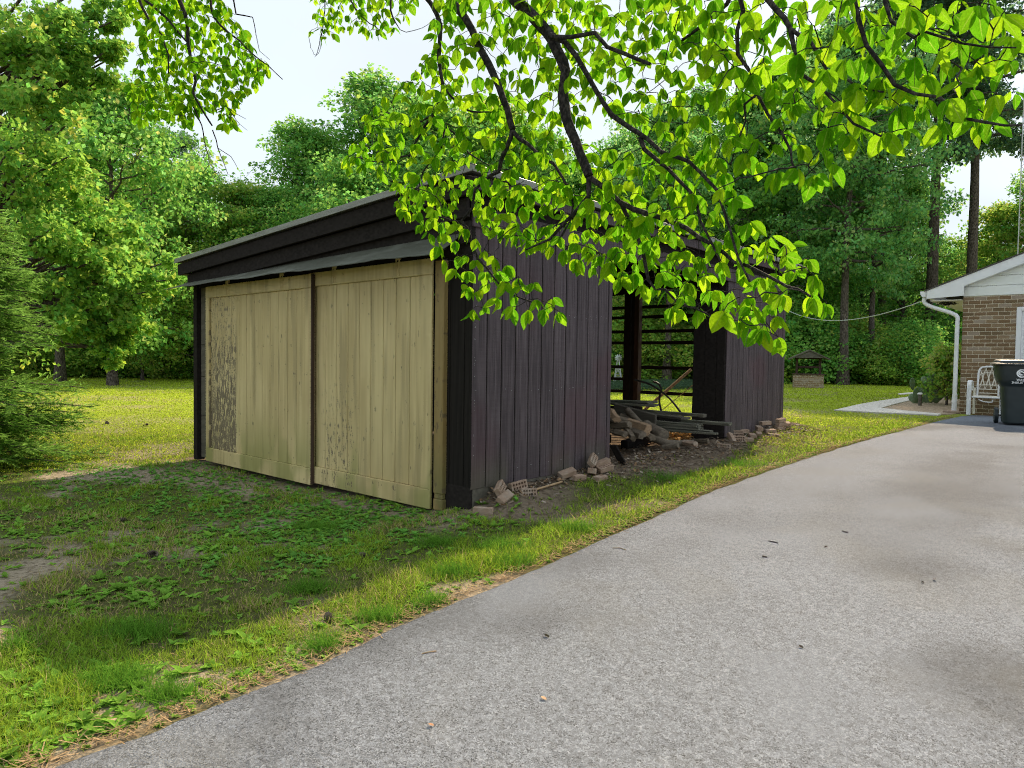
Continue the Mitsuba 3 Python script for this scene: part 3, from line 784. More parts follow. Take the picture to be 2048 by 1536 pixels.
house = thing('brick_house', 'tan brick house end with white gable siding at the right edge', 'house')
hw = part(house, 'wall', cat([hbox(.004, .943, .004, .2, -.3, 2.545), hbox(.94, 1.84, .004, .2, 2.30, 2.545), hbox(1.84, 8.0, .004, .2, -.3, 2.545), hbox(.004, .2, .2, 9.0, -.3, 2.545), hbox(7.8, 8.0, .2, 9, -.3, 2.5)]), 'mortar')
R = np.random.default_rng(5)
CO, BL, cnt = .0818, .213, 0
for c in range(31):
    s = -(BL / 2) * (c % 2) - 0.0
    while s < .94 or (c >= 28 and s < 1.9):
        s0, s1 = max(s, 0.0), s + BL - .012
        if c < 28: s1 = min(s1, .942)
        if s1 - s0 > .03:
            part(hw, 'brick', hbox(s0, s1, R.uniform(-.005, -.001), .02, c * CO + .0065, (c + 1) * CO - .0065, .002), f'house_brick_{R.choice(4, p=[.4, .3, .18, .12])}'); cnt += 1
        s += BL
part(house, 'slab_edge', hbox(-.03, 2.4, -.12, .0, -.3, -.006, .01), 'concrete')
dr_ = part(house, 'door_frame', cat([hbox(.946, 1.03, -.02, .1, -.02, 2.29), hbox(1.032, 1.07, .02, .1, -.02, 2.22), hbox(1.032, 1.84, -.02, .1, 2.21, 2.29)]), 'white_paint', 'white frame of the doorway in the brick')
part(house, 'door', hbox(1.072, 1.84, .06, .1, 0, 2.208), 'white_siding')
# gable: siding boards, rake, boxed eave, gutter
SLOPE = .393; e0 = -.66; zr = 2.69
zrk = lambda s: zr + SLOPE * (s - e0)
for i in range(14):
    z0 = 2.545 + i * .205; s0 = max(.01, (z0 + .205 - .06 - zr) / SLOPE + e0 + .06)
    if s0 < 6: part(house, 'siding_board', hbox(s0 if i else .0, 7.9 - max(0, s0), -.016, .02, z0 + .004, z0 + .203, .006), 'white_siding')
part(house, 'gable_backing', trimesh.Trimesh([HW(*q) for q in ((0, .03, 2.5), (8, .03, 2.5), (4, .03, 4.2), (0, .1, 2.5), (8, .1, 2.5), (4, .1, 4.2))], [[0, 1, 2], [5, 4, 3], [0, 3, 4], [0, 4, 1], [1, 4, 5], [1, 5, 2], [2, 5, 3], [2, 3, 0]], process=False), 'white_siding')


def hpoly(pts, b0, b1):
    m = trimesh.creation.extrude_polygon(__import__('shapely').Polygon(pts), b1 - b0, engine='earcut'); V = m.vertices
    return trimesh.Trimesh(HC + V[:, :1] * hd + (V[:, 2:] + b0) * hv + V[:, 1:2] * np.array([0, 0, 1]), m.faces[:, ::-1], process=False)


part(house, 'rake_board', hpoly([(e0, zr - .17), (.03, zr - .135), (.03, zrk(.03) - .20), (4.0, zrk(4.0) - .20), (8.6, zrk(0) - .20), (8.6, zrk(0)), (4.0, zrk(4.0)), (e0, zrk(e0))], -.17, -.14), 'white_paint')
part(house, 'rake_soffit', hpoly([(.03, zrk(.03) - .21), (4, zrk(4) - .21), (4, zrk(4) - .19), (.03, zrk(.03) - .19)], -.139, .0), 'white_paint')
part(house, 'eave_soffit', hbox(-.60, -.005, -.135, 9.0, 2.465, 2.48), 'cream_paint')
part(house, 'frieze_board', hbox(-.02, -.002, .05, 9.0, 2.33, 2.463), 'cream_paint')
rf_ = cat([hpoly([(e0 - .05, zrk(e0 - .05) + .005), (4, zrk(4) + .005), (4, zrk(4) + .03), (e0 - .05, zrk(e0 - .05) + .03)], -.19, 9.0), hpoly([(4, zrk(4) + .005), (8.7, zrk(-.7) + .005), (8.7, zrk(-.7) + .03), (4, zrk(4) + .03)], -.19, 9.0)])
part(house, 'roof', rf_, 'shingle')
gut = np.array([(-.02, .06), (-.02, -.06), (-.085, -.06), (-.125, -.0), (-.125, .06), (-.115, .06), (-.115, .005), (-.08, -.048), (-.03, -.048), (-.03, .06)]) + np.array([e0, zr - .065])
part(house, 'gutter', hpoly(gut.tolist(), -.16, 9.0), 'white_paint')
part(house, 'gutter', cat([hpoly([(-.02 + e0, zr - .005), (-.02 + e0, zr - .125), (-.085 + e0, zr - .125), (-.125 + e0, zr - .065), (-.125 + e0, zr - .005)], -.163, -.158)]), 'white_paint')
dsp = spline([HW(-.72, -.06, zr - .13), HW(-.72, -.06, zr - .24), HW(-.58, -.055, zr - .34), HW(-.20, -.055, zr - .49), HW(-.09, -.05, zr - .58), HW(-.085, -.05, zr - .75), HW(-.085, -.05, 1.0), HW(-.085, -.05, .42)], .05)
part(house, 'downspout', tube(dsp, .042, 8), 'white_paint', smooth=50)
part(house, 'downspout', tube([HW(-.085, -.05, .45), HW(-.085, -.05, .2), HW(-.09, -.06, .05)], .05, 10), 'white_paint', smooth=50)
nest = []
for i in range(90):
    q = HW(-.34 + R.normal(0, .08), .25 + R.normal(0, .1), 2.43 + R.normal(0, .02)); d = R.normal(0, 1, 3); d[2] *= .4; d /= np.linalg.norm(d)
    nest.append(tube([q - d * .06, q + R.normal(0, .01, 3), q + d * .06], .004, 4))
single('bird_nest', 'straggly dark bird nest tucked under the eave of the house', 'nest', cat(nest), 'dark_timber')
P = HW(-.1, -.25, 0); single('splash_block', 'small reddish splash stone under the white downspout', 'stone', trimesh.Trimesh(cbox((.26, .2, .06), .015).vertices + np.array([P[0], P[1], float(g(P[0], P[1])) + .035]), cbox((.26, .2, .06), .015).faces), 'loose_brick')
# overhead cable from the eave into the trees
p, q = HW(-.74, .3, 2.55), at(1560, 612, 30.0)
tt = np.linspace(0, 1, 30)[:, None]; cb = p * (1 - tt) + q * tt - np.array([0, 0, 1.0]) * (4 * .55 * tt * (1 - tt))
single('overhead_cable', 'thin pale cable sagging from the house eave towards the trees', 'cable', tube(cb, .012, 5), 'pale_metal')
# lattice mast behind the house
mast = thing('lattice_mast', 'slender rusty lattice mast rising behind the house roof', 'mast'); mb = at(2038, 700, 27.0)
for i in range(3):
    a = i * 2.094 + .4; q = mb + np.array([math.cos(a) * .16, math.sin(a) * .16, 0]); part(mast, 'leg', tube([q - [0, 0, 1.5], q + [0, 0, 12.5]], .02, 6), 'pale_metal' if i else 'rust_metal')
ms = []
for k in range(58):
    z = -1.2 + k * .235
    for i in range(3):
        a, b = i * 2.094 + .4, (i + 1) * 2.094 + .4
        ms.append(tube([mb + [math.cos(a) * .16, math.sin(a) * .16, z], mb + [math.cos(b) * .16, math.sin(b) * .16, z + .235]], .008, 4))
part(mast, 'bracing', cat(ms), 'rust_metal', kind='stuff')

# ---------------------------------------------------------------- wheeled bin, bench, well, small garden things
bn = thing('wheeled_bin', 'black green wheeled refuse bin with white lettering beside the bench', 'bin')
BP = G(2037, 851); BZ = float(g(BP[0], BP[1])) + .012
yaw = math.atan2(-BP[1], -BP[0]); bf = np.array([math.cos(yaw), math.sin(yaw), 0]); c_, s_ = math.cos(.10), math.sin(.10)
bf = np.array([bf[0] * c_ - bf[1] * s_, bf[0] * s_ + bf[1] * c_, 0]); bs = np.array([-bf[1], bf[0], 0])   # front, and its own left-right axis
BW = lambda s, f, z: np.array([BP[0], BP[1], BZ]) + bs * s + bf * f + np.array([0, 0, z])


def rings(levels, n=48, power=5.0):
    """body from rounded rectangles: (z, half width, front, back)"""
    V = []; a = np.arange(n) / n * 2 * np.pi
    for z, hw_, fr, bk in levels:
        c, s = np.cos(a), np.sin(a); k = (np.abs(c) ** power + np.abs(s) ** power) ** (-1 / power)
        x, y = c * k * hw_, s * k; y = np.where(y > 0, y * fr, y * bk)
        V.append(np.array([BP[0], BP[1], BZ]) + x[:, None] * bs + y[:, None] * bf + np.array([0, 0, z]))
    V = np.vstack(V); i = np.arange(n); j = (i + 1) % n; F = []
    for k in range(len(levels) - 1): F += [np.stack([k * n + i, k * n + j, (k + 1) * n + j], 1), np.stack([k * n + i, (k + 1) * n + j, (k + 1) * n + i], 1)]
    V = np.vstack([V, V[:n].mean(0)[None], V[-n:].mean(0)[None]]); e = len(V)
    F += [np.stack([np.full(n, e - 2), j, i], 1), np.stack([np.full(n, e - 1), (len(levels) - 1) * n + i, (len(levels) - 1) * n + j], 1)]
    F = np.vstack(F)
    m = trimesh.Trimesh(V, F, process=False)
    if m.volume < 0: m.invert()
    return m


part(bn, 'body', rings([(.03, .235, .20, .22), (.05, .25, .215, .24), (.66, .285, .25, .29), (.69, .30, .262, .30), (.74, .335, .30, .32), (.80, .365, .325, .34), (.95, .385, .345, .36), (1.03, .39, .352, .37), (1.035, .40, .362, .38), (1.05, .40, .362, .38)]), 'black_plastic', smooth=32)
part(bn, 'lid', rings([(1.055, .425, .39, .40), (1.075, .43, .395, .40), (1.085, .40, .36, .385), (1.125, .385, .34, .37), (1.14, .36, .31, .35)]), 'black_plastic', smooth=32)
part(bn, 'lid_rim', rings([(1.052, .436, .40, .405), (1.06, .438, .402, .406), (1.066, .432, .396, .40)]), 'black_plastic', smooth=32)
for s in (-.31, .31): part(bn, 'wheel', trimesh.Trimesh(tube([BW(s - .03, -.27, .14), BW(s + .03, -.27, .14)], .14, 28).vertices, tube([BW(s - .03, -.27, .14), BW(s + .03, -.27, .14)], .14, 28).faces), 'black_plastic', smooth=30)
part(bn, 'axle', tube([BW(-.3, -.27, .14), BW(.3, -.27, .14)], .015, 8), 'dark_metal')


def print_on(mesh, z0, s0, f, name, label=None):
    V = np.asarray(mesh.vertices)
    P_ = np.array([BP[0], BP[1], BZ]) + (s0 + V[:, :1] * 1.0) * bs_v + (f + V[:, 2:]) * bf + (z0 + V[:, 1:2]) * np.array([0, 0, 1])
    part(bn, name, trimesh.Trimesh(P_, mesh.faces, process=False), 'print_white', label)


bs_v = -bs if (np.cross(-bs, [0, 0, 1]) @ bf) > 0 else bs     # reading direction seen from the front
if (bs_v @ cr) < 0: bs_v = -bs_v
import shapely
logo = shapely.union_all([shapely.Point(0, 0).buffer(.072, 32).difference(shapely.Point(.006, .0).buffer(.052, 32)), shapely.Point(-.004, .002).buffer(.040, 32).difference(shapely.Polygon([(-.03, .012), (.0, .022), (.028, .004), (.05, -.03), (.01, -.018), (-.012, -.004)])), shapely.Polygon([(.055, -.045), (.105, .0), (.066, .014), (.05, -.01)])])
lm = cat([trimesh.creation.extrude_polygon(q, .004, engine='earcut') for q in getattr(logo, 'geoms', [logo])])
print_on(lm, .905, -.02, .348, 'emblem', 'white ringed emblem on the bin front')
for txt, z0, h in (('WASTE', .775, .036), ('INDUSTRIES', .728, .036)):
    m = meshkit.text_mesh(txt, h, .004, bold=True); wd = m.bounds[1][0]; m.vertices[:, 0] -= wd / 2
    print_on(m, z0, -.0, .326 if z0 > .75 else .306, 'lettering', 'upper line of white lettering' if z0 > .75 else 'lower line of white lettering')

bench = thing('garden_bench', 'white metal glider chair against the brick wall beside the bin', 'chair')
A_, B_ = G(1938, 830), G(2004, 833.5); bx = B_ - A_; bx[2] = 0; bw = np.linalg.norm(bx); bx /= bw; by = np.array([-bx[1], bx[0], 0]); by = by if by[1] > 0 else -by
bz = float(g(A_[0], A_[1])) + .012
BB = lambda s, b, z: np.array([A_[0], A_[1], bz]) + bx * s + by * (b * .8 - .12) + np.array([0, 0, z])
for s in (.0, bw):
    arm = spline([BB(s, 0, 0), BB(s, .0, .35), BB(s, .0, .56), BB(s, .03, .66), BB(s, .12, .70), BB(s, .30, .685), BB(s, .44, .60), BB(s, .46, .50)], .04)
    V = []
    part(bench, 'leg', cat([beam(BB(s, 0, 0), BB(s, .0, .57), .075, .03, .004, up=tuple(by))]), 'white_paint')
    part(bench, 'armrest', cat([beam(a, b + (b - a) * .06, .075, .03, .004, up=tuple(bx), roll=math.pi / 2) for a, b in zip(arm[13:-1:1], arm[14::1])]), 'white_paint')
    part(bench, 'leg', beam(BB(s + (.05 if s < .1 else -.05), .44, 0), BB(s + (.05 if s < .1 else -.05), .44, .56), .045, .03, .004), 'cream_paint')
part(bench, 'seat', cat([tube([BB(.08, b, .385 + .01 * math.sin(b * 9)), BB(bw - .08, b, .385 + .01 * math.sin(b * 9))], .011, 6) for b in np.linspace(.03, .46, 11)]), 'cream_paint')
part(bench, 'seat_frame', cat([tube([BB(.05, .02, .37), BB(bw - .05, .02, .37)], .016, 8), tube([BB(.07, .02, .37), BB(.07, .48, .37)], .014, 8), tube([BB(bw - .07, .02, .37), BB(bw - .07, .48, .37)], .014, 8), tube(spline([BB(.16, .05, .33), BB(.25, .06, .285), BB(.4, .06, .28), BB(bw - .16, .05, .33)], .03), .012, 6)]), 'white_paint', smooth=50)
part(bench, 'back_frame', tube(spline([BB(.10, .46, .36), BB(.10, .49, .60), BB(.105, .52, .86), BB(.14, .535, .97), BB(.22, .54, 1.0), BB(bw - .22, .54, 1.0), BB(bw - .14, .535, .97), BB(bw - .105, .52, .86), BB(bw - .10, .49, .6), BB(bw - .10, .46, .36)], .03), .020, 8), 'white_paint', smooth=True)
bk = []
for z in (.45, .53, .62): bk.append(tube([BB(.10, .475 + .05 * (z - .45), z), BB(bw - .10, .475 + .05 * (z - .45), z)], .009, 6))
n3 = 3
for i in range(n3):
    s0 = .13 + (bw - .26) * i / n3; s1 = .13 + (bw - .26) * (i + 1) / n3
    for a, b in ((s0, s1), (s1, s0)):
        bk.append(tube([BB(a, .48, .53), BB((a + b) / 2, .505, .74), BB(b, .54, .98)], .006, 5)); bk.append(tube([BB((a * .85 + b * .15), .49, .62), BB((a + b) / 2, .51, .78), BB(b * .8 + a * .2, .53, .9)], .006, 5))
bk.append(tube(spline([BB(.11, .5, .72), BB(.14, .515, .84), BB(.22, .52, .87), BB(bw - .22, .52, .87), BB(bw - .14, .515, .84), BB(bw - .11, .5, .72)], .03), .009, 6))
part(bench, 'back_lattice', cat(bk), 'cream_paint', smooth=50)

well = thing('wishing_well', 'small wishing well with brick base and shingled roof at the lawn edge', 'well')
P1, P2 = G(1583, 775), G(1648, 776); wc = (P1 + P2) / 2; wc[2] = float(g(wc[0], wc[1])); ww = np.linalg.norm((P2 - P1)[:2])
wr = -u * .92 + v * .39; wr /= np.linalg.norm(wr); wb = np.array([-wr[1], wr[0], 0]); MWm = np.stack([wr, wb, [0, 0, 1]], 1)


def wbox(x0, x1, y0, y1, z0, z1, ch=.004):
    m = cbox((x1 - x0, y1 - y0, z1 - z0), ch); V = m.vertices + np.array([(x0 + x1) / 2, (y0 + y1) / 2, (z0 + z1) / 2]); return trimesh.Trimesh(V @ MWm.T + wc, m.faces, process=False)


hW = ww * .42
part(well, 'base', wbox(-hW + .01, hW - .01, -hW + .01, hW - .01, -.1, .55), 'mortar')
wbk = {0: [], 1: []}
for c in range(7):
    z0 = c * .078
    for face in range(2):
        s = -hW - (.105 if c % 2 else 0)
        while s < hW - .02:
            a, b = max(s, -hW), min(s + .20, hW)
            if b - a > .03: wbk[int(R.random() < .4)].append(wbox(a, b, -hW - .004, -hW + .02, z0 + .008, z0 + .07, .003) if face == 0 else wbox(-hW - .004, -hW + .02, a, b, z0 + .008, z0 + .07, .003))
            s += .213
for i in (0, 1): part(well, 'bricks', cat(wbk[i]), f'house_brick_{1 + 2 * i}', kind='stuff')
part(well, 'coping', wbox(-hW - .04, hW + .04, -hW - .04, hW + .04, .55, .585), 'post_timber')
for s in (-1, 1):
    for b in (-1, 1): part(well, 'post', wbox(s * hW * .8 - .04, s * hW * .8 + .04, b * .12 * hW - .03, b * .12 * hW + .03, .58, 1.32), 'post_timber')
part(well, 'winch', cat([tube([wc + wr * -hW * .8 + [0, 0, .86], wc + wr * hW * .8 + [0, 0, .86]], .05, 10)]), 'post_timber')
part(well, 'cross_beam', wbox(-hW * .95, hW * .95, -.03, .03, 1.2, 1.3), 'post_timber')
for sg in (-1, 1):
    p, q = wc + wr * sg * (hW + .22) + [0, 0, 1.18], wc + [0, 0, 1.56]
    part(well, 'roof_panel', beam(p, q, hW * 1.75, .05, .006, up=(0, 0, 1)), 'gray_wood')
gb = np.array([wc + wr * (-hW - .05) - wb * hW * .80 + [0, 0, 1.24], wc + wr * (hW + .05) - wb * hW * .80 + [0, 0, 1.24], wc - wb * hW * .80 + [0, 0, 1.52]])
part(well, 'gable_board', trimesh.Trimesh(np.vstack([gb, gb + wb * .03]), [[0, 1, 2], [5, 4, 3], [0, 3, 4], [0, 4, 1], [1, 4, 5], [1, 5, 2], [2, 5, 3], [2, 3, 0]], process=False), 'gray_wood')

# garden windmill seen through the open bay
wm = thing('garden_windmill', 'small pale garden windmill standing in the far lawn behind the shed', 'windmill'); mp = G(1235.5, 769); mp[2] = float(g(mp[0], mp[1]))
for i in range(4):
    a = i * math.pi / 2 + .5; part(wm, 'leg', tube([mp + [.27 * math.cos(a), .27 * math.sin(a), 0], mp + [.05 * math.cos(a), .05 * math.sin(a), 1.15]], .014, 5), 'pale_metal')
br = []
for z0, z1 in ((0.1, .45), (.45, .8)):
    for i in range(4):
        for a, b in ((i, i + 1), (i + 1, i)):
            q = lambda k, z: mp + np.array([(.27 - .19 * z) * math.cos(k * math.pi / 2 + .5), (.27 - .19 * z) * math.sin(k * math.pi / 2 + .5), z]); br.append(tube([q(a, z0), q(b, z1)], .008, 4))
        br.append(tube([q(i, z1), q(i + 1, z1)], .008, 4))
part(wm, 'bracing', cat(br), 'pale_metal')
hub = mp + np.array([0, -.1, 1.25])
for k in range(10):
    a = k * .628; d = np.array([math.cos(a), .25, math.sin(a)]); part(wm, 'blade', beam(hub + d * .05, hub + d * .17, .05, .006, .002, up=(0, 1, 0), roll=.5), 'pale_metal')
part(wm, 'tail', beam(hub + [.0, .1, 0], hub + [.1, .6, .02], .02, .14, .003), 'pale_metal')

# path light
pl = thing('path_light', 'short grey path light post with a pale cap on the mulch bed', 'garden light'); q = G(1839.5, 813)
part(pl, 'post', tube([q - [0, 0, .03], q + [0, 0, .30]], .042, 12), 'gray_wood', smooth=40); part(pl, 'cap', tube([q + [0, 0, .30], q + [0, 0, .325], q + [0, 0, .345]], [.062, .062, .03], 14), 'white_paint', smooth=30)
# prickly pear
cac = thing('prickly_pear', 'grey green prickly pear cactus at the back of the mulch bed', 'cactus'); ic = trimesh.creation.icosphere(2)
Q0 = G(1853, 808); k = Q0[1]
R = np.random.default_rng(8)
for px_, py_, w_, h_, an in ((1825, 768, 12, 15, -.2), (1832, 790, 11, 17, .2), (1845, 785, 15, 19, -.25), (1838, 798, 14, 12, .5), (1862, 764, 12, 16, .1), (1852, 774, 8, 15, .2), (1866, 783, 13, 20, -.1), (1858, 796, 15, 15, .5), (1875, 777, 10, 14, .35), (1872, 796, 14, 13, -.4), (1867, 748, 10, 12, .3), (1826, 797, 9, 12, -.5), (1849, 761, 7, 10, -.3), (1880, 790, 10, 14, .2)):
    c = at(px_, py_, k + R.uniform(-.45, .35)); sc = k / F_PX; V = ic.vertices * np.array([w_ * sc * .82, .022, h_ * sc * .85]); V[:, 0] *= 1 + .25 * V[:, 2] / (h_ * sc)
    ca, sa = math.cos(an), math.sin(an); V = np.stack([V[:, 0] * ca + V[:, 2] * sa, V[:, 1], -V[:, 0] * sa + V[:, 2] * ca], 1)
    ya = R.uniform(-.6, .6); V = np.stack([V[:, 0] * math.cos(ya) - V[:, 1] * math.sin(ya), V[:, 0] * math.sin(ya) + V[:, 1] * math.cos(ya), V[:, 2]], 1)
    part(cac, 'pad', trimesh.Trimesh(V + c, ic.faces, process=False), 'cactus_skin', smooth=True)
single('leaning_timber', 'long reddish brown timber leaning behind the cactus', 'timber', beam(at(1858, 741, 22.5), at(1913, 711, 21.0), .16, .13, .01), 'post_timber')

# litter on lawn and driveway
cone_i = 0


def pine_cone(px, py, label, s=1.0):
    q = G(px, py); tv, tf = np.array([[-.5, 0, 0], [.5, 0, 0], [.55, .8, .1], [0, 1.15, .18], [-.55, .8, .1]]), np.array([[0, 1, 2], [0, 2, 3], [0, 3, 4]])
    n = 90; h = (np.arange(n) + .5) / n; a = np.arange(n) * 2.4; rad = .028 * np.sin(np.pi * (h * .85 + .12)) ** .7
    d = np.stack([np.cos(a), np.sin(a), (h - .4) * 1.2], 1); Pn = np.stack([np.cos(a) * rad * .5, np.sin(a) * rad * .5, (h - .5) * .075], 1)
    X_, Y_, Z_ = axes(d, np.array([0, 0, 1.0])); V, F = scatter(tv, tf, Pn, X_, Y_, Z_, np.full(n, .016) , np.full(n, .02))
    ro = trimesh.transformations.rotation_matrix(R.uniform(1.0, 1.5), [math.cos(px), math.sin(px), 0])[:3, :3]
    V = (V @ ro.T) * s + q + [0, 0, .028 * s]
    col = np.repeat(np.where(np.linspace(0, 1, n)[:, None] > 2, 0, 1) * np.array([[.055, .045, .038]]), 5, 0); col[2::5] = col[3::5] = col[4::5] = (.24, .20, .16)
    single('pine_cone', label, 'pine cone', trimesh.Trimesh(V, F, process=False), 'litter', color=col)


pine_cone(303, 1116, 'large dark pine cone with pale scale tips in the shaded lawn', .95)
pine_cone(250, 1046, 'dark pine cone half hidden in weeds left of the doors', .8)
pine_cone(727, 1117, 'dark pine cone in the shaded grass below the doors', .75)
pine_cone(657, 1243, 'dark pine cone in the grass near the driveway edge', .75)
pine_cone(214, 849, 'small dark pine cone on the sunny lawn, left of two', 1.1)
pine_cone(291, 853, 'small dark pine cone on the sunny lawn, right of two', 1.1)
pine_cone(1033, 1097, 'small dark pine cone by the bright grass strip', .7)


def twig(p, q, r, label, mat='tan_stick'):
    a, b = G(*p), G(*q); m = spline([a + [0, 0, r + .012], (a + b) / 2 + R.normal(0, .01, 3) * [1, 1, .1] + [0, 0, r + .014], b + [0, 0, r + .012]], .03)
    single('twig', label, 'twig', tube(m, r, 5), mat, smooth=True)


twig((1068, 985), (1124, 968), .012, 'long tan stick lying on the soil before the side wall'); twig((1069, 985), (1068, 1000), .007, 'short fork of dead stick beside the long tan stick', 'bark'); twig((1042, 975), (1060, 984), .007, 'thin dead stick by the half buried brick')
twig((844, 1313), (872, 1308), .003, 'thin straw coloured twig on the driveway near its edge'); twig((1537, 1086), (1556, 1090), .004, 'thin brown twig on the middle of the driveway', 'bark'); twig((1685, 1066), (1696, 1069), .005, 'dark twig farthest up the driveway', 'bark'); twig((1526, 1118), (1534, 1119), .005, 'tiny dark twig near the driveway middle', 'bark'); twig((1225, 1100), (1252, 1104), .003, 'pale straw at the edge of the driveway')
twig((1152, 939), (1174, 939), .013, 'pale grey pipe stub lying between the loose bricks', 'pale_metal')


def dead_leaf(px, py, s, col, label):
    q = G(px, py); ty = np.linspace(0, 1, 6); tv = []
    for y in ty:
        w = .32 * math.sin(math.pi * min(1, y * .95 + .03)) ** .8; tv += [(-w, y, .22 * abs(w) + .25 * y * y), (0, y, .2 * y * y), (w, y, .3 * abs(w) + .15 * y * y)]
    tv = np.array(tv); tf = []
    for k_ in range(5):
        for j_ in (0, 1): a = k_ * 3 + j_; tf += [[a, a + 1, a + 4], [a, a + 4, a + 3]]
    an = R.uniform(0, 6.28); d = np.array([[math.cos(an), math.sin(an), .05]]); X_, Y_, Z_ = axes(d, np.array([0, 0, 1.0])); V, F = scatter(tv, np.array(tf), (q + [0, 0, .018])[None], X_, Y_, Z_, np.array([s]), np.array([s]))
    single('dead_leaf', label, 'leaf', trimesh.Trimesh(V, F, process=False), 'litter', color=np.tile(col, (len(V), 1)), smooth=True)


dead_leaf(1098, 1281, .035, (.03, .028, .02), 'curled dark leaf on the near driveway'); dead_leaf(1093, 1407, .03, (.50, .33, .20), 'small tan leaf on the near driveway'); dead_leaf(868, 1459, .026, (.42, .24, .14), 'small reddish leaf low on the driveway'); dead_leaf(1649, 1099, .03, (.04, .03, .025), 'dark leaf in the middle of the driveway, right of the twig'); dead_leaf(1867, 1163, .03, (.20, .12, .09), 'brown leaf on the right of the driveway'); dead_leaf(1606, 1303, .028, (.04, .035, .03), 'dark crumpled leaf on the lower driveway')
dead_leaf(1848, 1171, .025, (.03, .028, .025), 'black bit of leaf beside the brown leaf'); dead_leaf(221, 1447, .05, (.45, .33, .20), 'tan dead leaf on the clover by the driveway corner')

# ---------------------------------------------------------------- grass, weeds and litter
R = np.random.default_rng(21)


def field(n, r0_, r1_, half=.76):
    r_ = np.exp(R.uniform(math.log(r0_), math.log(r1_), n)); a = R.uniform(-half, half, n)
    return r_ * np.sin(a), r_ * np.cos(a), r_


def in_shed(x, y, pad=0.0):
    w, t = ut(x, y); return (w > -pad) & (w < WID + pad) & (t > -pad) & (t < LEN + pad)


def on_walk(x, y):
    out = np.zeros(len(x), bool)
    for pts in WALKS: out |= shapely.contains_xy(shapely.Polygon(pts).buffer(.03), x, y)
    return out


WALKS = [gpoly([(1668, 822.5), (1752, 804.5), (1828, 793.5), (1880, 790), (1945, 800), (1945, 836), (1874, 833), (1720, 826)]), gpoly([(1796, 788.6), (1830, 785.6), (1836, 787.4), (1800, 790.6)])]
WL, WS = (Q_ := HC[:2] - .3 * hd[:2]), None
in_house = lambda x, y: ((np.stack([x, y], -1) - HC[:2]) @ hd[:2] > -.05) & ((np.stack([x, y], -1) - HC[:2]) @ hv[:2] > -.4)
ok = lambda x, y: ~in_shed(x, y, .02) & ~on_walk(x, y) & ~in_house(x, y)


def hsum(x, y):  # ground with its relief
    return g(x, y) + np.where(y < 26, .035 * (fbm2(x, y, 1.6, 4, 6) - .5), 0)


def blades(x, y, r_, h, w, col, lean=.55):
    n = len(x); z = hsum(x, y) - .004
    tv = np.array([(-.5, 0, 0), (.5, 0, 0), (-.42, .5, .10), (.42, .5, .10), (0, 1, .42)]); tf = np.array([[0, 1, 3], [0, 3, 2], [2, 3, 4]])
    a = R.uniform(0, 2 * np.pi, n); d = np.stack([R.normal(0, lean, n), R.normal(0, lean, n), np.ones(n)], 1)
    X_, Y_, Z_ = axes(d, np.stack([np.cos(a), np.sin(a), 0 * a], 1))
    V, F = scatter(tv, tf, np.stack([x, y, z], 1), X_, Y_, Z_, w, h, h)
    return V, F, np.repeat(col, 5, 0)


x, y, r_ = field(400000, 2.35, 15.0)
ed = edge_dist(x, y); m = soil_mask(x, y)
tuft = S((fbm2(x, y, 2.6, 3, 31) - .50) / .12); tone = fbm2(x, y, .8, 3, 32); dry = S((fbm2(x, y, 1.1, 3, 33) - .52) / .12)
edge_grow = np.exp(-((ed - .35) / .35) ** 2)
keep = (ed > -.012) & ok(x, y) & (R.random(len(x)) < np.clip((1 - .96 * m) * (.5 + .6 * tuft + .5 * edge_grow), 0, 1)) & (R.random(len(x)) < .30 + .70 * S((ed - .0) / .14))
x, y, r_, tuft, tone, dry, edge_grow, ed = [q[keep] for q in (x, y, r_, tuft, tone, dry, edge_grow, ed)]
n = len(x)
h = (.026 + .034 * tuft + .05 * edge_grow * fbm2(x, y, 2.2, 2, 35)) * R.uniform(.5, 1.5, n) * np.where(r_ > 9, .9, 1)
w = np.clip(.0008 * r_, .0024, .009) * R.uniform(.7, 1.5, n)
c = np.array([.14, .27, .03]) * (1 - tone[:, None]) * 1.25 + np.array([.33, .42, .04]) * tone[:, None] * 1.15
st = (R.random(n) < .07 + .45 * dry * (1 - edge_grow * .7))[:, None]
c = np.where(st, np.array([.46, .37, .18]), c) * R.uniform(.45, 1.5, (n, 1))
b1 = blades(x, y, r_, h, w, c)
# strong dark green tufts
tx, ty = [], []
for px_, py_, s_, n_ in ((270, 1270, .22, 900), (230, 1370, .2, 800), (640, 1060, .2, 500), (900, 1150, .18, 700), (1000, 1100, .25, 700), (620, 1180, .16, 600), (880, 1210, .16, 700), (1030, 1130, .22, 800), (640, 1300, .12, 400), (760, 1240, .14, 500), (330, 1400, .12, 500), (35, 1300, .1, 300), (870, 1090, .2, 600), (1150, 1060, .2, 600), (1330, 960, .3, 600), (1480, 930, .3, 600)):
    q = G(px_, py_); tx.append(q[0] + R.normal(0, s_ * .5, n_)); ty.append(q[1] + R.normal(0, s_ * .32, n_))
tx, ty = np.concatenate(tx), np.concatenate(ty); k_ = (edge_dist(tx, ty) > .02) & ok(tx, ty); tx, ty = tx[k_], ty[k_]; n = len(tx)
b2 = blades(tx, ty, ty, R.uniform(.05, .13, n), R.uniform(.002, .0038, n), np.array([.12, .27, .03]) * R.uniform(.7, 1.5, (n, 1)), .45)
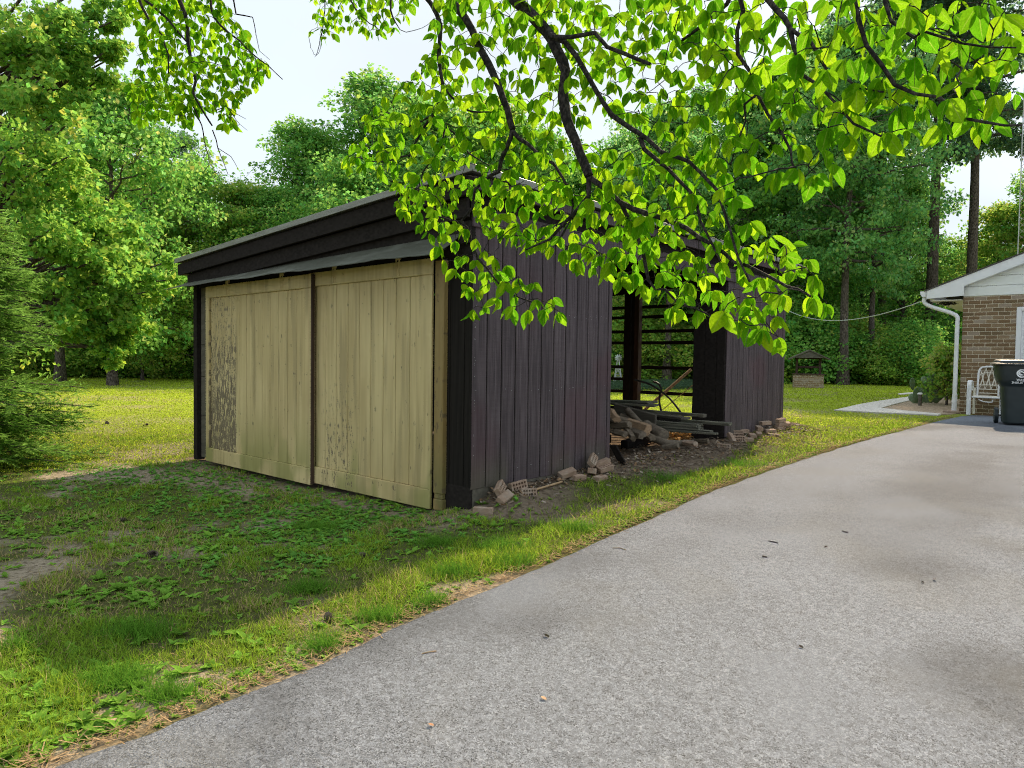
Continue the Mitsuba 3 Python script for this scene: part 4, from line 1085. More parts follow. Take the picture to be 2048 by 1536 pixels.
# tufts of the farther lawn
x, y, r_ = field(230000, 11.0, 48.0)
keep = (edge_dist(x, y) > .03) & ok(x, y) & (R.random(len(x)) < 1 - .75 * soil_mask(x, y)) & (y < 39)
x, y, r_ = x[keep], y[keep], r_[keep]; n = len(x)
tone = fbm2(x, y, .35, 4, 36); dry = S((fbm2(x, y, .5, 4, 12) - .50) / .12) * S((26 - y) / 10)
c = np.array([.30, .41, .035]) * (1 - tone[:, None]) * 1.2 + np.array([.48, .56, .05]) * tone[:, None] * 1.1
c = np.where((R.random(n) < .06 + .5 * dry)[:, None], np.array([.52, .46, .2]), c) * R.uniform(.5, 1.45, (n, 1))
b3 = blades(x, y, r_, R.uniform(.018, .05, n) * (1 + (r_ > 22) * .3), .0011 * r_ * R.uniform(.7, 1.3, n), c, .9)


def join(*bs):
    o = np.cumsum([0] + [len(b[0]) for b in bs]); return np.vstack([b[0] for b in bs]), np.vstack([b[1] + k for b, k in zip(bs, o)]), np.clip(np.vstack([b[2] for b in bs]), .004, .85)


V, F, Cc = join(b1, b2, b3)
single('grass', 'patchy mown lawn grass with bare spots around the shed and along the driveway', 'grass', (V, F), 'grass_blade', kind='stuff', color=Cc)
print('grass tris', len(F))


def leaf_tmpl(nseg=3, cup=.25, droop=.3, wid=.5):
    ys = np.linspace(0, 1, nseg + 1); V = []
    for q in ys:
        w_ = wid * math.sin(math.pi * min(1.0, .08 + .92 * q) ** .9) + .02
        V += [(-w_, q, cup * w_ - droop * q * q), (0, q, -droop * q * q), (w_, q, cup * w_ - droop * q * q)]
    F = []
    for k in range(nseg):
        for j in (0, 1): a = 3 * k + j; F += [[a, a + 1, a + 4], [a, a + 4, a + 3]]
    return np.array(V), np.array(F)


def rosettes(x, y, k, s0, s1, col, up=.5):
    """weeds: k leaves around each point"""
    tv, tf = leaf_tmpl(3, .3, .35, .30); n = len(x) * k
    xx, yy = np.repeat(x, k), np.repeat(y, k); a = np.tile(np.arange(k) * 2 * np.pi / k, len(x)) + np.repeat(R.uniform(0, 6, len(x)), k) + R.normal(0, .3, n)
    s = np.repeat(R.uniform(s0, s1, len(x)), k) * R.uniform(.6, 1.2, n); el = R.uniform(.15, 1.0, n) * up * 2
    d = np.stack([np.cos(a) * np.cos(el), np.sin(a) * np.cos(el), np.sin(el)], 1); X_, Y_, Z_ = axes(d, np.array([0, 0, 1.0]))
    V, F = scatter(tv, tf, np.stack([xx, yy, hsum(xx, yy) + .004], 1), X_, Y_, Z_, s, s)
    return V, F, np.repeat(np.repeat(col * R.uniform(.75, 1.3, (len(x), 1)), k, 0) * R.uniform(.85, 1.15, (n, 1)), len(tv), 0)


def weed_pts(n, r0_, r1_, dens):
    x, y, r_ = field(n, r0_, r1_); e = edge_dist(x, y)
    k = (e > .06) & ok(x, y) & (R.random(n) < dens(x, y, e)); return x[k], y[k]


left = lambda x, y: S((1.2 - x - .1 * y) / 1.5)
x, y = weed_pts(16000, 2.4, 10, lambda x, y, e: left(x, y) * (.10 + .9 * S((fbm2(x, y, 1.6, 3, 41) - .5) / .1)) * .75)
r1 = rosettes(x, y, 6, .026, .062, np.array([.22, .42, .06]))
x, y = weed_pts(13000, 5.0, 11.0, lambda x, y, e: np.exp(-((ut(x, y)[1] + 1.0) / 1.0) ** 2) * .9 * S((ut(x, y)[0] + .6) / .8))
r2 = rosettes(x, y, 5, .024, .055, np.array([.17, .40, .07]))
x, y = weed_pts(3000, 2.4, 12, lambda x, y, e: .25 * np.ones_like(x))
r3 = rosettes(x, y, 5, .016, .04, np.array([.2, .34, .05]))
x, y = weed_pts(22000, 2.4, 6, lambda x, y, e: S((.55 - e) / .35) * S((-.2 - x) / .6) * (.3 + .7 * S((fbm2(x, y, 3.0, 3, 44) - .45) / .1)))
r4 = rosettes(x, y, 4, .008, .019, np.array([.26, .38, .11]), .25)
big = [G(*q) for q in ((130, 1190), (240, 1180), (170, 1250), (55, 1270), (60, 1310), (60, 1330), (95, 1420), (360, 1270), (370, 1290), (330, 1200), (310, 1215), (260, 1185), (200, 1160), (150, 1110), (120, 1050), (140, 1046), (345, 1170), (470, 1270), (365, 1350), (150, 1310), (170, 1330), (480, 1320), (390, 1220), (230, 1110), (100, 1010), (300, 1060), (420, 1075), (560, 1120), (75, 1450))]
r5 = rosettes(np.array([q[0] for q in big]), np.array([q[1] for q in big]), 9, .042, .075, np.array([.2, .38, .05]), .5)
sd = [pxt(868, 1005, -.08), pxt(871, 990, -.09)]
i = R.integers(0, len(ED), 5200); T_ = np.gradient(ED[:, :2], axis=0); T_ /= np.linalg.norm(T_, axis=1, keepdims=True)
P2 = ED[i, :2] + np.stack([-T_[i, 1], T_[i, 0]], 1) * (np.abs(R.normal(0, .10, 5200)) - .02)[:, None]; k = (fbm2(P2[:, 0], P2[:, 1], 2.6, 3, 47) > .47) & (P2[:, 1] > 2.2) & (P2[:, 1] < 13)
r6 = rosettes(P2[k, 0], P2[k, 1], 5, .010, .030, np.array([.24, .40, .07]), .4)
V, F, Cc = join(r1, r2, r3, r4, r5, r6)
single('weeds', 'broad leaved weeds and clover growing through the lawn', 'weeds', (V, F), 'grass_blade', kind='stuff', color=Cc)
# straw along the edge of the driveway, dead needles in the lawn
i = R.integers(0, len(ED), 9000); off = R.normal(.025, .03, 9000); T_ = np.gradient(ED[:, :2], axis=0); T_ /= np.linalg.norm(T_, axis=1, keepdims=True)
P2 = ED[i, :2] + np.stack([-T_[i, 1], T_[i, 0]], 1) * off[:, None] + R.normal(0, .03, (9000, 2))
x, y, r_ = field(9000, 2.4, 9); k = (edge_dist(x, y) > 0) & ok(x, y) & (R.random(9000) < .2 + .8 * soil_mask(x, y)); P2 = np.vstack([P2, np.stack([x[k], y[k]], 1)])
P2 = P2[(P2[:, 1] > 1.8) & (P2[:, 1] < 14.2)]; n = len(P2)
tv, tf = np.array([(-.5, 0, 0), (.5, 0, 0), (.5, 1, .06), (-.5, 1, .06)]), np.array([[0, 1, 2], [0, 2, 3]])
a = R.uniform(0, 6.28, n); X_, Y_, Z_ = axes(np.stack([np.cos(a), np.sin(a), R.normal(.12, .12, n)], 1), np.array([0, 0, 1.0]))
V, F = scatter(tv, tf, np.stack([P2[:, 0], P2[:, 1], g(P2[:, 0], P2[:, 1]) + R.uniform(.008, .022, n)], 1), X_, Y_, Z_, R.uniform(.0018, .005, n), R.uniform(.02, .075, n))
single('pine_straw', 'dry tan pine straw along the edge of the driveway', 'pine straw', (V, F), 'litter', kind='stuff', color=np.repeat(np.array([.34, .235, .13]) * R.uniform(.5, 1.3, (n, 1)), 4, 0))
# chips and scraps on the dirt by the bay
t_ = R.uniform(.1, 7.9, 5200); w_ = np.where(R.random(5200) < .6, -np.abs(R.normal(.12, .33, 5200)) * (.35 + .65 * S((t_ - 1.3) / 1.2)) - .01, R.uniform(.0, 1.6, 5200)); t_ = np.where(w_ > 0, 2.4 + (t_ % 3.0), t_)
PX = C[:2] + u[:2] * w_[:, None] + v[:2] * t_[:, None]; n = len(PX)
a = R.uniform(0, 6.28, n); X_, Y_, Z_ = axes(np.stack([np.cos(a), np.sin(a), R.normal(.0, .25, n)], 1), unit(np.stack([R.normal(0, .35, n), R.normal(0, .35, n), np.ones(n)], 1)))
V, F = scatter(np.array([(-.5, 0, 0), (.5, .05, 0), (.42, .6, .15), (.1, 1, .05), (-.4, .8, .1)]), np.array([[0, 1, 2], [0, 2, 4], [2, 3, 4]]), np.stack([PX[:, 0], PX[:, 1], g(PX[:, 0], PX[:, 1]) + R.uniform(.012, .03, n)], 1), X_, Y_, Z_, R.uniform(.006, .03, n), R.uniform(.02, .07, n))
pal = np.array([[.16, .115, .08], [.27, .21, .155], [.36, .30, .24], [.10, .075, .055], [.30, .19, .11]])
single('wood_chips', 'bark scraps and wood chips on the dirt in front of the open bay', 'wood chips', (V, F), 'litter', kind='stuff', color=np.repeat(pal[R.integers(0, 5, n)] * R.uniform(.7, 1.2, (n, 1)), 5, 0))
tv, tf = leaf_tmpl(2, .4, .3, .4); n = 420
q0 = pxt(1362, 872, 5.9); PX = q0[:2] + R.normal(0, .30, (n, 2)); a = R.uniform(0, 6.28, n); X_, Y_, Z_ = axes(np.stack([np.cos(a), np.sin(a), R.normal(.2, .3, n)], 1), unit(np.stack([R.normal(0, .5, n), R.normal(0, .5, n), np.ones(n)], 1)))
V, F = scatter(tv, tf, np.stack([PX[:, 0], PX[:, 1], g(PX[:, 0], PX[:, 1]) + R.uniform(.02, .1, n)], 1), X_, Y_, Z_, *[R.uniform(.05, .1, n)] * 2)
single('leaf_litter', 'sunlit heap of dry orange leaves behind the lumber pile', 'dead leaves', (V, F), 'litter', kind='stuff', color=np.repeat(np.array([[.44, .27, .10], [.34, .2, .09], [.5, .36, .18]])[R.integers(0, 3, n)], len(tv), 0))

# ---------------------------------------------------------------- trees
KV, KF = np.array([(0, 0, 0), (.36, .45, .08), (0, 1, -.05), (-.36, .45, .08)]), np.array([[0, 1, 2], [0, 2, 3]])


def leaves_at(cen, rad, per, size, col, flat=.7, seed=0, hue=.38, hang=.35):
    """leaf blades in clumps: centres (n,3), radii (n,)"""
    q = np.random.default_rng(seed); n = len(cen) * per
    c = np.repeat(cen, per, 0); r_ = np.repeat(rad, per)
    d = unit(q.normal(0, 1, (n, 3))); k = q.random(n) ** .5
    P = c + d * (k * r_)[:, None] * np.array([1, 1, flat])
    dirn = unit(d * .8 + q.normal(0, .6, (n, 3)) + [0, 0, -hang]); nor = unit(q.normal(0, .7, (n, 3)) + [0, 0, .7])
    X_, Y_, Z_ = axes(dirn, nor); s = size * q.uniform(.6, 1.35, n)
    V, F = scatter(KV, KF, P, X_, Y_, Z_, s * 1.15, s)
    cl = np.repeat(q.uniform(1 - hue, 1 + hue, (len(cen), 1)), per, 0) * q.uniform(.5, 1.5, (n, 1)); shift = q.normal(0, .10, (n, 1))
    cc = col * cl * np.concatenate([1 + shift * 1.6, 1 + shift * .4, 1 - shift], 1)
    return V, F, np.repeat(np.clip(cc, .008, .6), 4, 0)


def skeleton(seed, H, Rc, hb, nl, lean=.02, thick=.014, crook=.05, up=(.25, .95)):
    """trunk and limbs; gives meshes and the clump centres on the outer limbs"""
    q = np.random.default_rng(seed); z = np.linspace(0, 1, 14)
    off = np.cumsum(q.normal(0, crook * H / 14, (14, 2)), 0); off -= off[0]
    T_ = np.column_stack([off * z[:, None] + lean * H * z[:, None], z * H]); rt = thick * H * (1 - .88 * z) + .012; rt[0] *= 1.5; rt[1] *= 1.12
    ms, cen = [tube(T_, rt, 9)], []
    for i in range(nl):
        f = (i + .5) / nl; hz = hb + (H * .97 - hb) * f ** .9; b = np.array([np.interp(hz, T_[:, 2], T_[:, j]) for j in range(3)])
        env = Rc * max(.18, math.sin(math.pi * min(1, .10 + .87 * f) ** .85)) ** .75
        a = i * 2.4 + q.normal(0, .35); el = q.uniform(*up) * (.6 + .6 * f); L = env * q.uniform(.65, 1.12)
        d = np.array([math.cos(a) * math.cos(el), math.sin(a) * math.cos(el), math.sin(el)])
        s = np.linspace(0, 1, 6)[:, None]; limb = b + d * L * s + np.array([0, 0, -.10 * L]) * s ** 2 + np.cumsum(q.normal(0, .035 * L, (6, 3)), 0) * (s > 0)
        ms.append(tube(limb, np.interp(hz, T_[:, 2], rt) * .5 * (1 - .85 * s[:, 0]) + .008, 5))
        for f2 in (.45, .7, .88, 1.0):
            p = limb[0] + (limb[-1] - limb[0]) * f2 if False else np.array([np.interp(f2, s[:, 0], limb[:, j]) for j in range(3)])
            for _ in range(2 if f2 > .5 else 1):
                e = p + q.normal(0, .20 * env + .12, 3) * [1, 1, .6]; cen.append(e)
                if q.random() < .6: ms.append(tube([p, (p + e) / 2 + q.normal(0, .06, 3), e], [.018 * thick / .014 + .004, .012, .006], 4))
    return ms, np.array(cen)


GREEN = dict(light=np.array([.36, .62, .10]), mid=np.array([.25, .54, .10]), deep=np.array([.24, .52, .10]), blue=np.array([.24, .52, .14]), pine=np.array([.16, .28, .14]))


def proto(name, seed, H, Rc, hb, nl, per, size, col, rad=.16, flat=.65, crook=.05, thick=.013, up=(.25, .95)):
    ms, cen = skeleton(seed, H, Rc, hb, nl, 0, thick, crook, up); q = np.random.default_rng(seed + 99)
    V, F, Cc = leaves_at(cen, Rc * rad * q.uniform(.6, 1.45, len(cen)) + .12, per, size, GREEN[col], flat, seed)
    scene[name] = {'type': 'shapegroup', 'crown': mikit.ply((V, F), 'tree_leaf', color=Cc), 'trunk': mikit.ply(cat(ms), 'bark', smooth=True)}
    return len(F)


tri = 0
tri += proto('proto_maple', 1, 13, 4.0, 1.6, 46, 70, .19, 'mid', .17); tri += proto('proto_lightmaple', 2, 13, 3.6, 1.2, 46, 70, .19, 'light', .17)
tri += proto('proto_tall', 3, 19, 4.2, 3.0, 52, 70, .21, 'mid', .15); tri += proto('proto_deep', 4, 18, 4.4, 2.0, 52, 75, .20, 'deep', .15)
tri += proto('proto_blue', 5, 20, 4.6, 1.8, 54, 75, .20, 'blue', .15, .45, up=(.0, .5)); tri += proto('proto_airy', 6, 17, 3.2, 4.0, 44, 42, .18, 'mid', .14, .8, .07, .012, (.5, 1.2))
tri += proto('proto_trunky', 12, 19, 4.0, 6.0, 46, 75, .20, 'blue', .16, .5, up=(-.1, .5))
tri += proto('proto_pine', 7, 19, 3.0, 9.0, 24, 150, .15, 'pine', .19, .40, .03, .012, (-.1, .5)); tri += proto('proto_sapling', 8, 7, 2.0, .8, 22, 70, .15, 'light', .2)
tri += proto('proto_bush', 9, 3.0, 2.0, .15, 24, 110, .14, 'deep', .26, .8, up=(.1, 1.2)); tri += proto('proto_brightbush', 10, 2.6, 1.9, .15, 22, 110, .13, 'light', .26, .8, up=(.1, 1.2))
print('proto tris', tri)
GH = dict(proto_maple=13, proto_lightmaple=13, proto_tall=19, proto_deep=18, proto_blue=20, proto_airy=17, proto_trunky=19, proto_pine=19, proto_sapling=7, proto_bush=3.0, proto_brightbush=2.6)


def put(k, pr, P, s, sxy=None, rot=0):
    scene[k] = {'type': 'instance', 'g': {'type': 'ref', 'id': pr}, 'to_world': T4().translate([float(q) for q in P]).rotate([0, 0, 1], rot).scale([sxy or s, sxy or s, s])}


R = np.random.default_rng(31)


def tree(px_, Yd, top, pr, label, group=None, name='forest_tree', wide=1.0, cat_='tree'):
    """a tree whose stem stands at this image column and distance, its top at this image row"""
    P = at(px_, 740, Yd); P[2] = float(g(P[0], P[1])) - .05; H = at(px_, top, Yd)[2] - P[2]; s = H / GH[pr]
    put(thing(name, label, cat_, group), pr, P, s, s * wide, float(R.uniform(0, 360)))


ROW = 'trees of the wood behind the lawn'
tree(225, 30, 175, 'proto_maple', 'tall full green maple rising behind the oak at the left of the wood')
tree(120, 33, 120, 'proto_tall', 'tall tree partly hidden behind the oak at the far left')
tree(335, 50, 250, 'proto_pine', 'lone open pine poking above the trees left of the shed roof', name='pine_tree')
tree(300, 41, 345, 'proto_lightmaple', 'rounded yellow green tree left of the shed roof, first of three', wide=1.0)
tree(385, 42, 350, 'proto_maple', 'rounded tree left of the shed roof, second of three', wide=1.1)
tree(470, 42, 375, 'proto_lightmaple', 'rounded light green tree left of the shed roof, third of three', wide=1.1)
tree(285, 36, 560, 'proto_sapling', 'slim young tree in front of the wood left of the shed', name='young_tree')
tree(400, 36, 520, 'proto_sapling', 'young leafy tree close to the left corner of the shed', name='young_tree', wide=1.2)
tree(590, 45, 245, 'proto_airy', 'airy tree with a pale stem behind the middle of the shed roof', wide=1.2)
tree(640, 47, 265, 'proto_tall', 'tall tree beside the airy one behind the shed roof')
tree(545, 42, 380, 'proto_deep', 'dark green tree just above the shed roof left of its middle', wide=1.2)
tree(745, 48, 150, 'proto_airy', 'tallest airy tree behind the shed, under the hanging twig cluster', wide=1.35)
tree(800, 52, 190, 'proto_tall', 'tall pale tree behind the roof peak', wide=1.1)
tree(700, 40, 330, 'proto_maple', 'lower full tree behind the shed roof left of the peak', wide=1.1)
for px_, Yd, top, pr in ((880, 46, 230, 'proto_maple'), (960, 50, 215, 'proto_lightmaple'), (1050, 46, 260, 'proto_maple'), (1130, 44, 330, 'proto_deep'), (1230, 44, 270, 'proto_blue'), (1320, 42, 215, 'proto_deep'), (1400, 44, 170, 'proto_blue'), (1480, 40, 190, 'proto_deep')):
    tree(px_, Yd, top, pr, 'leafy tree of the wood seen through the dogwood leaves above the shed', ROW)
tree(1560, 39, 120, 'proto_trunky', 'dark bluish green tree behind the wishing well, left of the thick trunk', wide=.9)
tree(1686, 33.5, 30, 'proto_trunky', 'tall dark tree with a thick black trunk right of the wishing well', name='tall_tree', wide=.9)
tree(1741, 36, 150, 'proto_trunky', 'shorter dark tree right of the thick trunk', name='tall_tree', wide=.8)
tree(1858, 40, -250, 'proto_pine', 'tall pine with a bare straight trunk, left of the pair above the house eave', name='pine_tree')
tree(1936, 38, -200, 'proto_pine', 'tall pine with bare side branches, right of the pair above the house eave', name='pine_tree')
tree(1334, 36, 200, 'proto_trunky', 'dark trunked tree seen through the open bay of the shed', name='tall_tree')
tree(1800, 43, 360, 'proto_deep', 'dark leafy tree between the bare pine trunks and the thick trunk')
tree(1990, 42, 420, 'proto_lightmaple', 'sunlit leafy tree just above the house roof')
tree(2090, 40, 330, 'proto_deep', 'dark tree at the right edge above the house roof')
tree(1620, 46, 60, 'proto_tall', 'pale tall tree far back between the dogwood leaves at the upper right')
tree(1760, 50, 20, 'proto_airy', 'thin airy tree far back at the upper right')
for px_, Yd, top, pr in ((-60, 36, 250, 'proto_deep'), (-180, 34, 200, 'proto_tall'), (170, 46, 330, 'proto_deep'), (50, 48, 260, 'proto_tall'), (440, 52, 420, 'proto_tall'), (520, 54, 400, 'proto_deep'), (620, 56, 380, 'proto_deep'), (880, 58, 330, 'proto_deep'), (1000, 60, 340, 'proto_tall'), (1100, 60, 380, 'proto_deep'),
                         (1210, 60, 340, 'proto_tall'), (1300, 56, 330, 'proto_deep'), (1390, 56, 300, 'proto_tall'), (1530, 58, 230, 'proto_deep'), (1660, 60, 260, 'proto_tall'), (1720, 56, 330, 'proto_blue'), (1840, 58, 470, 'proto_deep'), (1910, 56, 500, 'proto_tall'), (1960, 60, 480, 'proto_deep'), (2120, 50, 430, 'proto_tall'), (2200, 44, 300, 'proto_blue'), (2330, 46, 220, 'proto_deep')):
    tree(px_, Yd, top, pr, 'tall tree deeper in the wood, half hidden by the trees before it', 'trees deeper in the wood')
# understory along the wood's edge
for i, px_ in enumerate(np.arange(-120, 2140, 46)):
    Yd = (39.5 if px_ < 900 else 38 if px_ < 1520 else 38.5) + R.uniform(-1.2, 4.0); top = R.uniform(640, 705)
    tree(px_ + R.uniform(-15, 15), Yd, top, 'proto_bush' if R.random() < .4 else 'proto_brightbush', 'leafy shrub in the undergrowth at the foot of the wood', 'undergrowth shrubs along the wood', 'undergrowth_shrub', 1.3, 'shrub')
for i in range(64):
    px_ = R.uniform(-250, 2300); Yd = R.uniform(56, 84); P = at(px_, 740, Yd); P[2] = .2; pr = ('proto_deep', 'proto_tall', 'proto_maple')[i % 3]; s = R.uniform(7, 10.5) / GH[pr]
    put(f'far_woodland__{i + 1:03d}', pr, P, s, s * 1.7, float(R.uniform(0, 360)))
labels['far_woodland'] = {'label': 'deep green mass of the wood closing the view behind the nearer trees', 'category': 'woodland', 'kind': 'stuff'}
tri2 = [(1640, 36, 'proto_bush', 660), (1570, 36, 'proto_bush', 640), (1770, 34, 'proto_brightbush', 700), (1710, 38, 'proto_brightbush', 670), (1820, 34, 'proto_bush', 680)]
for px_, Yd, pr, top in tri2: tree(px_, Yd, top, pr, 'leafy shrub in the undergrowth at the foot of the wood', 'undergrowth shrubs along the wood', 'undergrowth_shrub', 1.2, 'shrub')
# shrub by the downspout, upright
ms, cen = skeleton(77, 1.35, .42, .25, 20, 0, .012, .03, (.6, 1.25)); V, F, Cc = leaves_at(cen, np.full(len(cen), .14), 34, .075, np.array([.42, .75, .12]), 1.0, 5)
P = G(1893, 812); P[2] -= .02; sh = thing('corner_shrub', 'bright green upright shrub at the corner of the house', 'shrub')
part(sh, 'foliage', (V + P, F), 'tree_leaf', color=Cc); part(sh, 'stems', cat(ms).apply_translation(P), 'bark')
# low ivy at the far edge of the lawn
n = 9000; px_ = R.uniform(1150, 1420, n); Yd = R.uniform(26, 33, n); xx = (px_ - 1024) / F_PX * Yd; a = R.uniform(0, 6.28, n)
X_, Y_, Z_ = axes(np.stack([np.cos(a), np.sin(a), R.normal(0, .3, n)], 1), unit(np.stack([R.normal(0, .4, n), R.normal(0, .4, n), np.ones(n)], 1)))
V, F = scatter(KV, KF, np.stack([xx, Yd, g(xx, Yd) + R.uniform(.02, .22, n)], 1), X_, Y_, Z_, *[R.uniform(.06, .13, n)] * 2)
single('ground_cover', 'low bluish green ground cover at the far side of the lawn behind the shed', 'ground cover', (V, F), 'tree_leaf', kind='stuff', color=np.repeat(np.array([.075, .13, .075]) * R.uniform(.7, 1.3, (n, 1)), 4, 0))

# big oak at the left edge
oak = thing('oak_tree', 'large oak with bright backlit leaves filling the upper left corner', 'tree'); q = np.random.default_rng(51)
OB = np.array([-10.6, 13.2, 0.0]); trunk = spline([OB, OB + [.1, .1, 2], OB + [-.1, 0, 4.5], OB + [.1, .1, 7.5], OB + [0, 0, 10.5]], .4)
part(oak, 'trunk', tube(trunk, np.linspace(.30, .06, len(trunk)), 12), 'bark', smooth=True)
cl = []
for px_, py_, Yd, s in ((20, 30, 12.5, .6), (70, 60, 12, .55), (130, 30, 12, .55), (175, 60, 12.2, .5), (205, 100, 12.3, .45), (215, 150, 12.2, .35), (160, 120, 12, .5), (100, 130, 11.6, .5), (40, 130, 11.8, .55), (185, 15, 12.6, .35), (120, 90, 12, .4), (225, 40, 12.6, .25), (10, 200, 11.5, .55), (75, 210, 12.4, .4), (130, 180, 13, .35), (30, 270, 11.5, .6), (90, 290, 11.8, .5), (60, 350, 11.5, .6), (130, 330, 12.2, .35), (15, 400, 11.2, .6), (100, 400, 11.8, .5), (160, 395, 12.4, .35), (50, 450, 11.4, .5), (120, 455, 11.8, .45), (190, 480, 12.4, .42), (235, 500, 12.7, .38), (275, 520, 13.0, .32), (295, 555, 13.2, .28), (250, 555, 12.8, .36), (205, 545, 12.4, .4), (160, 520, 12, .4), (285, 600, 13.1, .26), (240, 610, 12.8, .36), (190, 600, 12.4, .38), (265, 645, 13.0, .26), (225, 655, 12.8, .3), (180, 650, 12.5, .32), (235, 690, 12.9, .2), (205, 690, 12.7, .2), (150, 590, 12, .38), (0, 90, 11.5, .5), (0, 330, 11, .5)):
    c = at(px_, py_, Yd); s = s * (.72 if py_ < 260 else 1.0); cl.append((c, s * .55))
    for _ in range(7): cl.append((c + q.normal(0, s * .85, 3), s * q.uniform(.28, .5)))
for _ in range(70):
    d = unit(q.normal(0, 1, 3)); c = OB + [0, 0, 5.6] + d * np.array([4.0, 4.0, 4.6]) * q.uniform(.55, 1)
    if c[0] < -9.6: cl.append((c, q.uniform(.45, .75)))
cen = np.array([c for c, s in cl]); rad = np.array([s for c, s in cl])
V, F, Cc = leaves_at(cen, rad * 1.1, 85, .095, np.array([.30, .58, .085]), .75, 52, .2, .2)
part(oak, 'crown', (V, F), 'tree_leaf', color=Cc)
lm_ = []
for i in range(0, len(cen)):
    if i % 5 == 0 or q.random() < .25:
        hz = max(1.8, cen[i][2] - q.uniform(.6, 2.2)); b = OB + [0, 0, min(hz, 9.5)]; mid = (b + cen[i]) / 2 + q.normal(0, .15, 3) + [0, 0, .15]
        lm_.append(tube(spline([b, mid, cen[i]], .35), np.linspace(.055, .012, len(spline([b, mid, cen[i]], .35))), 6))
part(oak, 'limbs', cat(lm_), 'bark', smooth=True)
print('oak', len(F))
# conifer low at the left edge
con = thing('hemlock_tree', 'dark green young conifer with drooping feathery sprays at the left edge', 'conifer'); q = np.random.default_rng(61)
NB = np.array([-7.55, 9.3, 0.0]); NH = 4.1; br, sp, sd_ = [], [], []
part(con, 'trunk', tube([NB, NB + [0, 0, NH * .5], NB + [0.05, 0, NH]], [.09, .05, .01], 8), 'bark', smooth=True)
for i in range(420):
    f = q.random() ** 1.1; z = .10 + f * (NH - .25); L = (1.72 * (1 - f) ** .55 + .12) * q.uniform(.7, 1.05); a = i * 2.4 + q.normal(0, .3)
    if .27 < f < .40: L *= .60   # the gap between the lower and the upper sprays
    d = np.array([math.cos(a), math.sin(a), 0]); s = np.linspace(0, 1, 7)[:, None]
    limb = NB + [0, 0, z] + d * L * s + np.array([0, 0, 1]) * (.05 * s - .13 * s ** 2 + .03 * s ** 3) * L; br.append(tube(limb, .011 * (1 - .8 * s[:, 0]) + .003, 4))
    sd = np.array([-d[1], d[0], 0])
    for t_ in np.arange(.38, 1.0, .06 / L):
        p = np.array([np.interp(t_, s[:, 0], limb[:, j]) for j in range(3)])
        for sg in (-1, 1):
            l2 = (.34 * (1.12 - t_) * min(1, L) + .07) * q.uniform(.7, 1.25); e = p + (d * q.uniform(.55, .9) + sd * sg * q.uniform(.4, .9)) * l2 + [0, 0, q.normal(-.02, .38) * l2]
            m = max(5, int(l2 / .022)); tt = np.linspace(.05, 1, m)[:, None]; Pn = p + (e - p) * tt; ax = unit(e - p); pr_ = unit(np.cross(ax, [0, 0, 1.0]))
            for sg2 in (-1, 1): sp.append(Pn); sd_.append(np.tile(unit(ax * .8 + pr_ * sg2 * .75 + [0, 0, -.05]), (m, 1)) + q.normal(0, .16, (m, 3)))
sp, sd_ = np.vstack(sp), np.vstack(sd_); n = len(sp); X_, Y_, Z_ = axes(sd_, unit(q.normal(0, .3, (n, 3)) + [0, 0, 1.0]))
V, F = scatter(np.array([(-.5, 0, 0), (.5, 0, 0), (0.0, 1, -.05)]), np.array([[0, 1, 2]]), sp, X_, Y_, Z_, q.uniform(.015, .026, n), q.uniform(.045, .085, n))
part(con, 'needles', (V, F), 'tree_leaf', color=np.repeat(np.clip(np.array([.19, .36, .07]) * q.uniform(.6, 1.5, (n, 1)), .01, .5), 3, 0))
part(con, 'branches', cat(br), 'bark'); print('conifer', len(F))

# ---------------------------------------------------------------- dogwood overhead
dog = thing('dogwood_tree', 'dogwood with dark crooked branches and bright backlit leaves hanging over the driveway', 'tree')
q = np.random.default_rng(71)
DX, DY = [200, 500, 620, 720, 860, 1100, 1300, 1500, 1700, 2050], [5.6, 5.5, 5.8, 4.5, 3.95, 3.5, 3.1, 2.65, 2.2, 1.85]
zmap = lambda x, y: np.interp(x, DX, DY)
nodes = []


def branch(pts, r0_, r1_, dz=0.0, name='branch'):
    P = np.array([at(x, y, zmap(x, y) + dz) for x, y in pts]); P = spline(P, .06)
    P = P + q.normal(0, .0035, P.shape); rr = np.linspace(r0_, r1_, len(P)) * (1 + .12 * (q.random(len(P)) - .5))
    nodes.append(np.column_stack([P, rr])); part(dog, name, tube(P, rr, 8), 'leaf_dark_bark', smooth=True); return P


B = branch
B([(864, 10), (881, 51), (878, 113), (886, 171), (878, 205), (867, 229), (850, 253), (833, 284), (816, 314)], .014, .006, .15)
B([(867, 229), (891, 253), (884, 294), (847, 342), (837, 386)], .007, .003, .15)
B([(891, 253), (919, 277), (939, 307), (985, 335)], .006, .003, .15); B([(867, 229), (813, 253), (779, 226), (744, 222)], .006, .002, .15); B([(833, 307), (761, 323), (724, 316), (700, 314)], .005, .002, .15)
B([(886, 171), (912, 205), (942, 222), (1000, 226), (1010, 236)], .007, .003, .1)
B([(895, -30), (902, 0), (932, 38), (956, 89), (984, 143), (1008, 198), (1021, 239), (1023, 262)], .023, .016)
B([(1023, 262), (1019, 275), (1004, 318), (997, 345), (979, 349), (951, 378), (945, 416), (923, 442), (904, 442), (870, 432)], .013, .004)
B([(923, 442), (938, 460), (942, 480), (956, 519), (990, 555), (1006, 580), (1050, 600), (1088, 612)], .008, .003)
B([(1023, 262), (1055, 290), (1086, 321), (1107, 328), (1124, 355), (1138, 379), (1148, 410), (1141, 441), (1120, 480)], .012, .004)
B([(1020, -30), (1031, 0), (1055, 27), (1093, 61), (1113, 99), (1130, 143), (1127, 191), (1132, 236), (1151, 284), (1168, 328), (1179, 355)], .031, .021, -.1)
